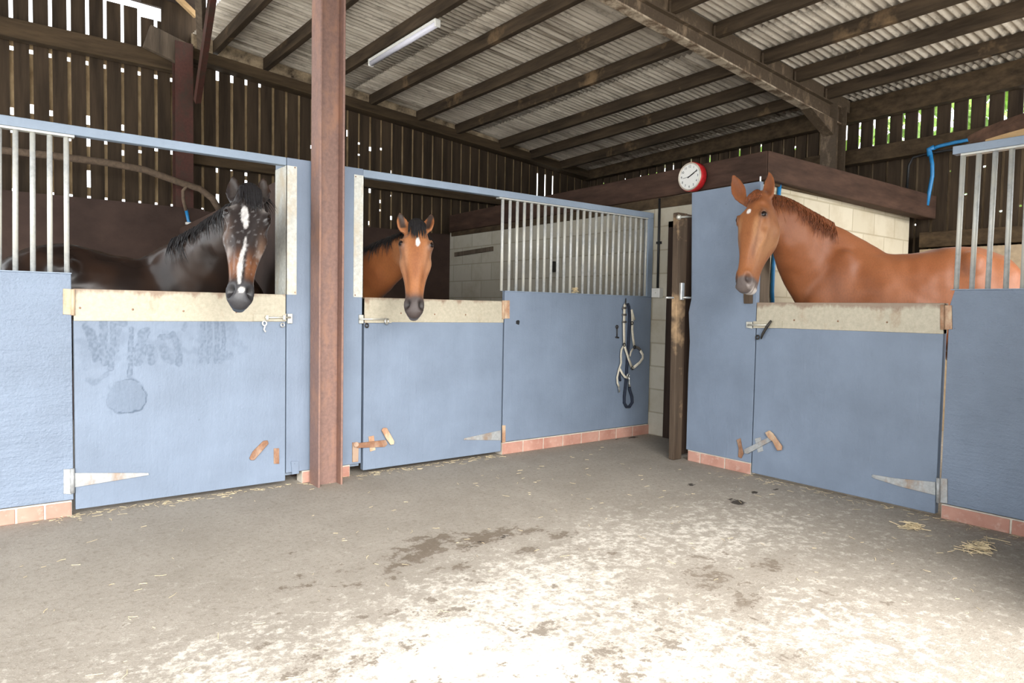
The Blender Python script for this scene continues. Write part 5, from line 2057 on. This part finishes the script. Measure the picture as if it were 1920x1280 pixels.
def coat_black(self, co, h, keep, earm):
    n1 = nz(co, 18, 3)
    n2 = nz(co, 55, 9)
    n3 = nz(co, 6, 1)
    base = np.tile(np.array([[.016, .0105, .0085]]), (len(co), 1))
    base = mixc(base, (.035, .018, .011), smooth01(.5 + n3) * .7)
    F = facem(h)
    x, y, t = h[:, 0], h[:, 1], h[:, 2]
    # charcoal face with paler roaning
    base = mixc(base, (.022, .019, .019), F * .85)
    # rusty brown sides of the nose
    br = F * np.exp(-((t - .435) / .062) ** 2) * smooth01((np.abs(x + .0) - .006) / .012) * smooth01((y + .06) / .05)
    base = mixc(base, (.20, .085, .042), br * .95)
    base = mixc(base, (.22, .13, .085), F * gauss_m(h, -.085, 0, .27, .02, .06) * .35)
    base = mixc(base, (.20, .12, .08), F * gauss_m(h, .078, 0, .34, .022, .07) * .8)
    # greying over the eyes and on the cheeks
    for sx in (-1, 1):
        m = F * np.exp(-((x - sx * .080) / .022) ** 2 - ((t - .128) / .020) ** 2)
        base = mixc(base, (.30, .27, .25), m * (.75 + .3 * n2))
        m = F * np.exp(-((x - sx * .075) / .02) ** 2 - ((t - .36) / .03) ** 2) * smooth01(n1 * 1.5 + .3)
        base = mixc(base, (.36, .31, .28), m * .7)
    sp = F * smooth01((n2 - .30) / .12) * smooth01((t - .08) / .05) * smooth01((.50 - t) / .05)
    base = mixc(base, (.26, .25, .25), sp * .30)
    # muzzle
    mz = F * smooth01((t - .485) / .045)
    base = mixc(base, (.050, .049, .053), mz)
    # star, strip and snip
    wob = .006 * n1
    st = smooth01((1 - np.sqrt(((x + .012 + .10 * (t - .16) * 0 + wob) / .018) ** 2 + ((t - .172) / .052) ** 2)) / .25)
    st = np.maximum(st, smooth01((1 - np.sqrt(((x + .002 + wob) / .013) ** 2 + ((t - .222) / .030) ** 2)) / .3))
    strip_c = np.interp(t, [.26, .33, .40, .47, .52], [.002, -.004, -.010, -.012, -.010])
    strip_w = np.interp(t, [.270, .295, .34, .40, .47, .520, .535], [0, .006, .010, .013, .014, .010, 0])
    sm = smooth01((strip_w - np.abs(x - strip_c + wob)) / .006) * (t > .25) * (t < .53)
    sn = smooth01((1 - np.sqrt(((x - .002 + wob) / .018) ** 2 + ((t - .553) / .016) ** 2)) / .3)
    wm = np.maximum(np.maximum(st, sm * .9), sn) * F * smooth01((y - .0) / .02)
    base = mixc(base, (.58, .56, .54), wm * (.85 + .3 * n2))
    base = mixc(base, (.008, .007, .007), nostril_dark(h) * .9)
    base = mixc(base, (.012, .010, .010), mouth_dark(h) * .8)
    base = mixc(base, (.010, .008, .008), eye_rim(self, h) * .9)
    base = mixc(base, (.05, .042, .038), ear_inner(self, co) * .8)
    return base, None


def coat_bay(self, co, h, keep, earm):
    n1 = nz(co, 18, 3)
    n2 = nz(co, 60, 9)
    n3 = nz(co, 5, 4)
    base = np.tile(np.array([[.30, .105, .034]]), (len(co), 1))
    base = mixc(base, (.20, .062, .020), smooth01(.5 + n3 * 1.2) * .7)
    F = facem(h)
    x, y, t = h[:, 0], h[:, 1], h[:, 2]
    base = mixc(base, (.34, .135, .052), F * .8)
    base = mixc(base, (.42, .22, .12), F * smooth01((np.abs(x) - .035) / .03) * np.exp(-((t - .27) / .12) ** 2) * .55)  # pale cheeks and darker middle paint highlights and relief into the face
    base = mixc(base, (.20, .062, .022), F * np.exp(-(x / .028) ** 2) * smooth01((t - .10) / .05) * smooth01((.42 - t) / .05) * .45)
    for sx in (-1, 1):
        lx_ = sx * np.interp(t, [.18, .28, .38, .46], [.080, .066, .048, .042])
        m = F * np.exp(-((x - lx_) / .009) ** 2) * smooth01((t - .18) / .03) * smooth01((.45 - t) / .08) * smooth01((y + .02) / .03)
        base = mixc(base, (.16, .055, .022), m * .5)
    base = mixc(base, (.22, .075, .026), F * smooth01(n1 * 1.4 - .1) * .4)
    # dark muzzle
    mz = F * smooth01((t - .455 + .012 * n1) / .075)
    base = mixc(base, (.060, .045, .042), mz)
    st = smooth01((1 - np.sqrt(((x - .008 + .006 * n1) / .014) ** 2 + ((t - .155) / .038) ** 2)) / .3)
    base = mixc(base, (.75, .72, .68), st * F)
    for sx in (-1, 1):
        m = F * np.exp(-((x - sx * .088) / .022) ** 2 - ((t - .195) / .02) ** 2)
        base = mixc(base, (.10, .05, .035), m * .6)
    base = mixc(base, (.010, .008, .008), nostril_dark(h) * .95)
    base = mixc(base, (.014, .012, .012), mouth_dark(h) * .8)
    base = mixc(base, (.018, .012, .010), eye_rim(self, h) * .9)
    base = mixc(base, (.035, .026, .022), ear_inner(self, co) * .95)
    tip = np.zeros(len(co))
    for (b, d, Le, fd, sd) in self.earinfo:
        tip = np.maximum(tip, smooth01(((co - b) @ d / Le - .62) / .2) * earm)
    base = mixc(base, (.04, .028, .022), tip * .85)
    lo = smooth01((.62 - co[:, 2]) / .12)
    base = mixc(base, (.014, .010, .009), lo)
    return base, None


def coat_chestnut(self, co, h, keep, earm):
    n1 = nz(co, 18, 3)
    n2 = nz(co, 60, 9)
    n3 = nz(co, 5, 4)
    base = np.tile(np.array([[.27, .092, .034]]), (len(co), 1))
    base = mixc(base, (.22, .068, .022), smooth01(.5 + n3 * 1.3) * .65)
    F = facem(h)
    x, y, t = h[:, 0], h[:, 1], h[:, 2]
    base = mixc(base, (.31, .115, .040), F * .75)
    base = mixc(base, (.22, .068, .022), F * smooth01((.12 - t) / .05) * .6)
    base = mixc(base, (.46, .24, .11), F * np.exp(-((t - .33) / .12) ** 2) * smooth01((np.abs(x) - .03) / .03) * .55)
    for sx in (-1, 1):  # dark streak and bright cheek: shading of the facial relief painted in
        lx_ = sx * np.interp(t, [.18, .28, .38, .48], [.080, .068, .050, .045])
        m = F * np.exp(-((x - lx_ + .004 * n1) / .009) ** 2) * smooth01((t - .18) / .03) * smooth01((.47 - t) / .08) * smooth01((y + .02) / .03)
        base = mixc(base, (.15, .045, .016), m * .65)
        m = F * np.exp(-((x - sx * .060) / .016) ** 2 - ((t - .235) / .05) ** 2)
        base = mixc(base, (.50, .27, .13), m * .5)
    base = mixc(base, (.20, .062, .022), F * smooth01(n1 * 1.4 - .1) * smooth01((.5 - t) / .1) * .45)
    mz = F * smooth01((t - .525 + .010 * n1) / .035)
    base = mixc(base, (.125, .098, .088), mz)
    lip = F * smooth01((t - .578) / .015) * smooth01((-.018 - y) / .015)
    base = mixc(base, (.62, .55, .50), lip * .95)
    base = mixc(base, (.42, .36, .33), F * smooth01((t - .56) / .02) * smooth01((np.abs(x) - .035) / .01) * .5)
    st = smooth01((1 - np.sqrt(((x + .004 + .003 * n1) / .019) ** 2 + ((t - .132) / .019) ** 2)) / .3)
    base = mixc(base, (.78, .74, .70), st * F)
    base = mixc(base, (.05, .035, .032), nostril_dark(h) * .95)
    base = mixc(base, (.10, .06, .05), mouth_dark(h) * .8)
    base = mixc(base, (.030, .018, .015), eye_rim(self, h) * .9)
    base = mixc(base, (.20, .07, .030), ear_inner(self, co) * .8)
    return base, None


def coat_mat(name, rough, sheen, coat=0.0, spec=.5):
    t = NT(name)
    at = t.n('ShaderNodeAttribute', attribute_name='coat')
    n1 = t.noise(120, 3, 0.7, (1, 1, .4))
    c = t.mix(t.math('MULTIPLY', t.ramp(n1, [(.35, 0), (.7, 1)]), .22), at.outputs['Color'], (0.02, .012, .008))
    t.bump(n1, .12, .003)
    t.fin(c, rough, spec=spec)
    t.b.inputs['Sheen Weight'].default_value = sheen
    t.b.inputs['Sheen Roughness'].default_value = .35
    t.b.inputs['Coat Weight'].default_value = coat
    t.b.inputs['Coat Roughness'].default_value = .35
    return t.m


M['coat_black'] = coat_mat('glossy_black_coat', .27, .0, .0, .26)
M['coat_red'] = coat_mat('chestnut_coat', .50, .12, .0, .35)
M['hair_black'] = plain('black_hair', (.012, .011, .012), .42, 0, .4, 60, .3)
M['hair_red'] = plain('chestnut_hair', (.20, .062, .022), .5, 0, .5, 60, .3)
t = NT('dark_eye')
M['eye'] = t.fin((.010, .006, .005), .12, spec=.35)


def ear(tip, base, opn):
    return dict(tip=tip, base=base, open=opn)


UP = np.array([0, 0, 1.0])


def camdir(p):
    return unit(CAM - np.array(p, float))


# ---- black horse (left stable)
mz = P(448, 575, 1, 3.98)
pl_ = P(468, 357, 1, 4.24)
view = camdir(P(464, 430, 1, 4.2))
rgt = np.array([RC[0][0], RC[0][1], RC[0][2]])
face = view + UP * .12 + rgt * .03
e1b, e1t = P(440, 379, 1, 4.26), P(436, 329, 1, 4.30)
e2b, e2t = P(493, 378, 1, 4.24), P(495, 332, 1, 4.27)
H1 = Horse(dict(
    label='dark brown-black horse with a white star and strip looking over the left stable door',
    root=(0.83, 5.40), heading=(.97, -.24), scale=(.97, .98, 1.0),
    poll=pl_, muzzle=mz, face=face, hw=1.0,
    ears=[ear(e1t, e1b, view - rgt * .35), ear(e2t, e2b, view + rgt * .25)],
    neck=[
        (1.00, 5.30, 1.22, -.35, .10, 1, .19, .33, .34),
        (1.12, 5.16, 1.36, -.45, .20, 1, .165, .29, .30),
        (1.20, 4.95, 1.49, -.45, .32, .9, .130, .23, .25),
        (1.26, 4.72, 1.62, -.40, .45, .9, .105, .175, .19),
        (1.31, 4.50, 1.73, -.35, .60, .8, .088, .135, .15),
        (1.355, 4.33, 1.81, -.2, .7, .7, .062, .095, .10)],
    coat=coat_black, mat=M['coat_black'], hair=M['hair_black'],
    forelock=dict(n=210, spread=.05, len=.17, x=.006, sway=.020, r=.0036),
    mane=dict(n=620, t0=.30, t1=1.0, side=-1, len=.15, r=.0042, both=.7, slant=-.15), seed=4))

# ---- bay horse (middle stable)
mz = P(776, 593, 1, 4.02)
pl_ = P(781, 420, 1, 4.25)
view = camdir(P(778, 480, 1, 4.2))
face = view + UP * .14 + rgt * .02
e1b, e1t = P(757, 434, 1, 4.27), P(750, 397, 1, 4.31)
e2b, e2t = P(799, 436, 1, 4.25), P(809, 400, 1, 4.29)
H2 = Horse(dict(
    label='bright bay horse with black forelock looking over the middle stable door',
    root=(2.20, 5.86), heading=(.12, -.993), scale=(1.0, .95, 1.0),
    poll=pl_, muzzle=mz, face=face, hw=.97,
    ears=[ear(e1t, e1b, view + rgt * .30), ear(e2t, e2b, view + rgt * -.45)],
    neck=[
        (2.26, 5.42, 1.22, -.1, .45, 1, .19, .33, .34),
        (2.31, 5.14, 1.32, -.1, .5, 1, .165, .28, .29),
        (2.34, 4.90, 1.43, -.12, .55, .9, .130, .22, .24),
        (2.39, 4.68, 1.53, -.15, .6, .9, .105, .17, .18),
        (2.45, 4.48, 1.62, -.15, .65, .8, .086, .13, .14),
        (2.52, 4.335, 1.69, -.1, .7, .7, .060, .09, .095)],
    coat=coat_bay, mat=M['coat_red'], hair=M['hair_black'],
    forelock=dict(n=190, spread=.040, len=.17, x=.0, sway=.004, r=.0036),
    mane=dict(n=520, t0=.4, t1=1.0, side=-1, len=.13, r=.004, both=.6), seed=8))

# ---- chestnut horse (right stable)
mz = P(1393, 545, 0, 4.10)
pl_ = P(1424, 366, 0, 4.33)
face = np.array([-.985, .10, .20])
hd = np.array([4.3, 2.9, 1.8])
view = camdir(hd)
e1b, e1t = P(1391, 376, 0, 4.33), P(1374, 327, 0, 4.35)
e2b, e2t = P(1440, 376, 0, 4.36), P(1442, 322, 0, 4.42)
H3 = Horse(dict(
    label='chestnut horse with a small white star leaning out of the right-hand stable',
    root=(5.40, 2.25), heading=(-.60, .80), scale=(.86, 1.0, 1.108), rump=1,
    poll=pl_, muzzle=mz, face=face, hw=1.0,
    ears=[ear(e1t, e1b, view - rgt * .15), ear(e2t, e2b, view * .7 - rgt * .7)],
    neck=[
        (5.22, 2.46, 1.32, .30, -.40, 1, .19, .35, .38),
        (5.12, 2.62, 1.44, .38, -.40, 1, .17, .375, .36),
        (4.98, 2.74, 1.58, .45, -.35, 1, .145, .345, .29),
        (4.80, 2.79, 1.73, .45, -.20, 1, .118, .275, .23),
        (4.59, 2.81, 1.87, .45, .0, .9, .092, .195, .18),
        (4.42, 2.89, 1.96, .5, 0, .8, .070, .120, .13)],
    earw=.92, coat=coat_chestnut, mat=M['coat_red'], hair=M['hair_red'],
    forelock=dict(n=120, spread=.045, len=.11, x=.0, sway=.0, r=.0034),
    mane=dict(n=620, t0=.50, t1=.99, side=-1, len=.16, r=.0042, both=.93, slant=-.35), seed=12))
for H in (H1, H2, H3):
    H.finish()
# ------------------------------------------------------------------ light
w = bpy.data.worlds.new('sky')
scene.world = w
w.use_nodes = True
nt = w.node_tree
bg = nt.nodes['Background']
bg.inputs[0].default_value = (0.93, 0.97, 1.0, 1)
bg.inputs[1].default_value = 3.6
sun = bpy.data.lights.new('sun', 'SUN')
sun.energy = 9.5
sun.angle = math.radians(62)
sun.color = (1.0, 0.97, 0.93)
so = bpy.data.objects.new('sun', sun)
C.objects.link(so)
d = Vector((0.32, 1.0, -0.72))
so.rotation_euler = d.to_track_quat('-Z', 'Y').to_euler()
so.location = (-3, -8, 8)
vs = scene.view_settings
vs.view_transform = 'Standard'
vs.look = 'None'
vs.gamma = 1.0
vs.use_curve_mapping = False
vs.exposure = 0.2
scene.cycles.max_bounces = 8
scene.cycles.diffuse_bounces = 5
scene.cycles.caustics_reflective = False
scene.cycles.caustics_refractive = False
scene.cycles.sample_clamp_indirect = 8.0
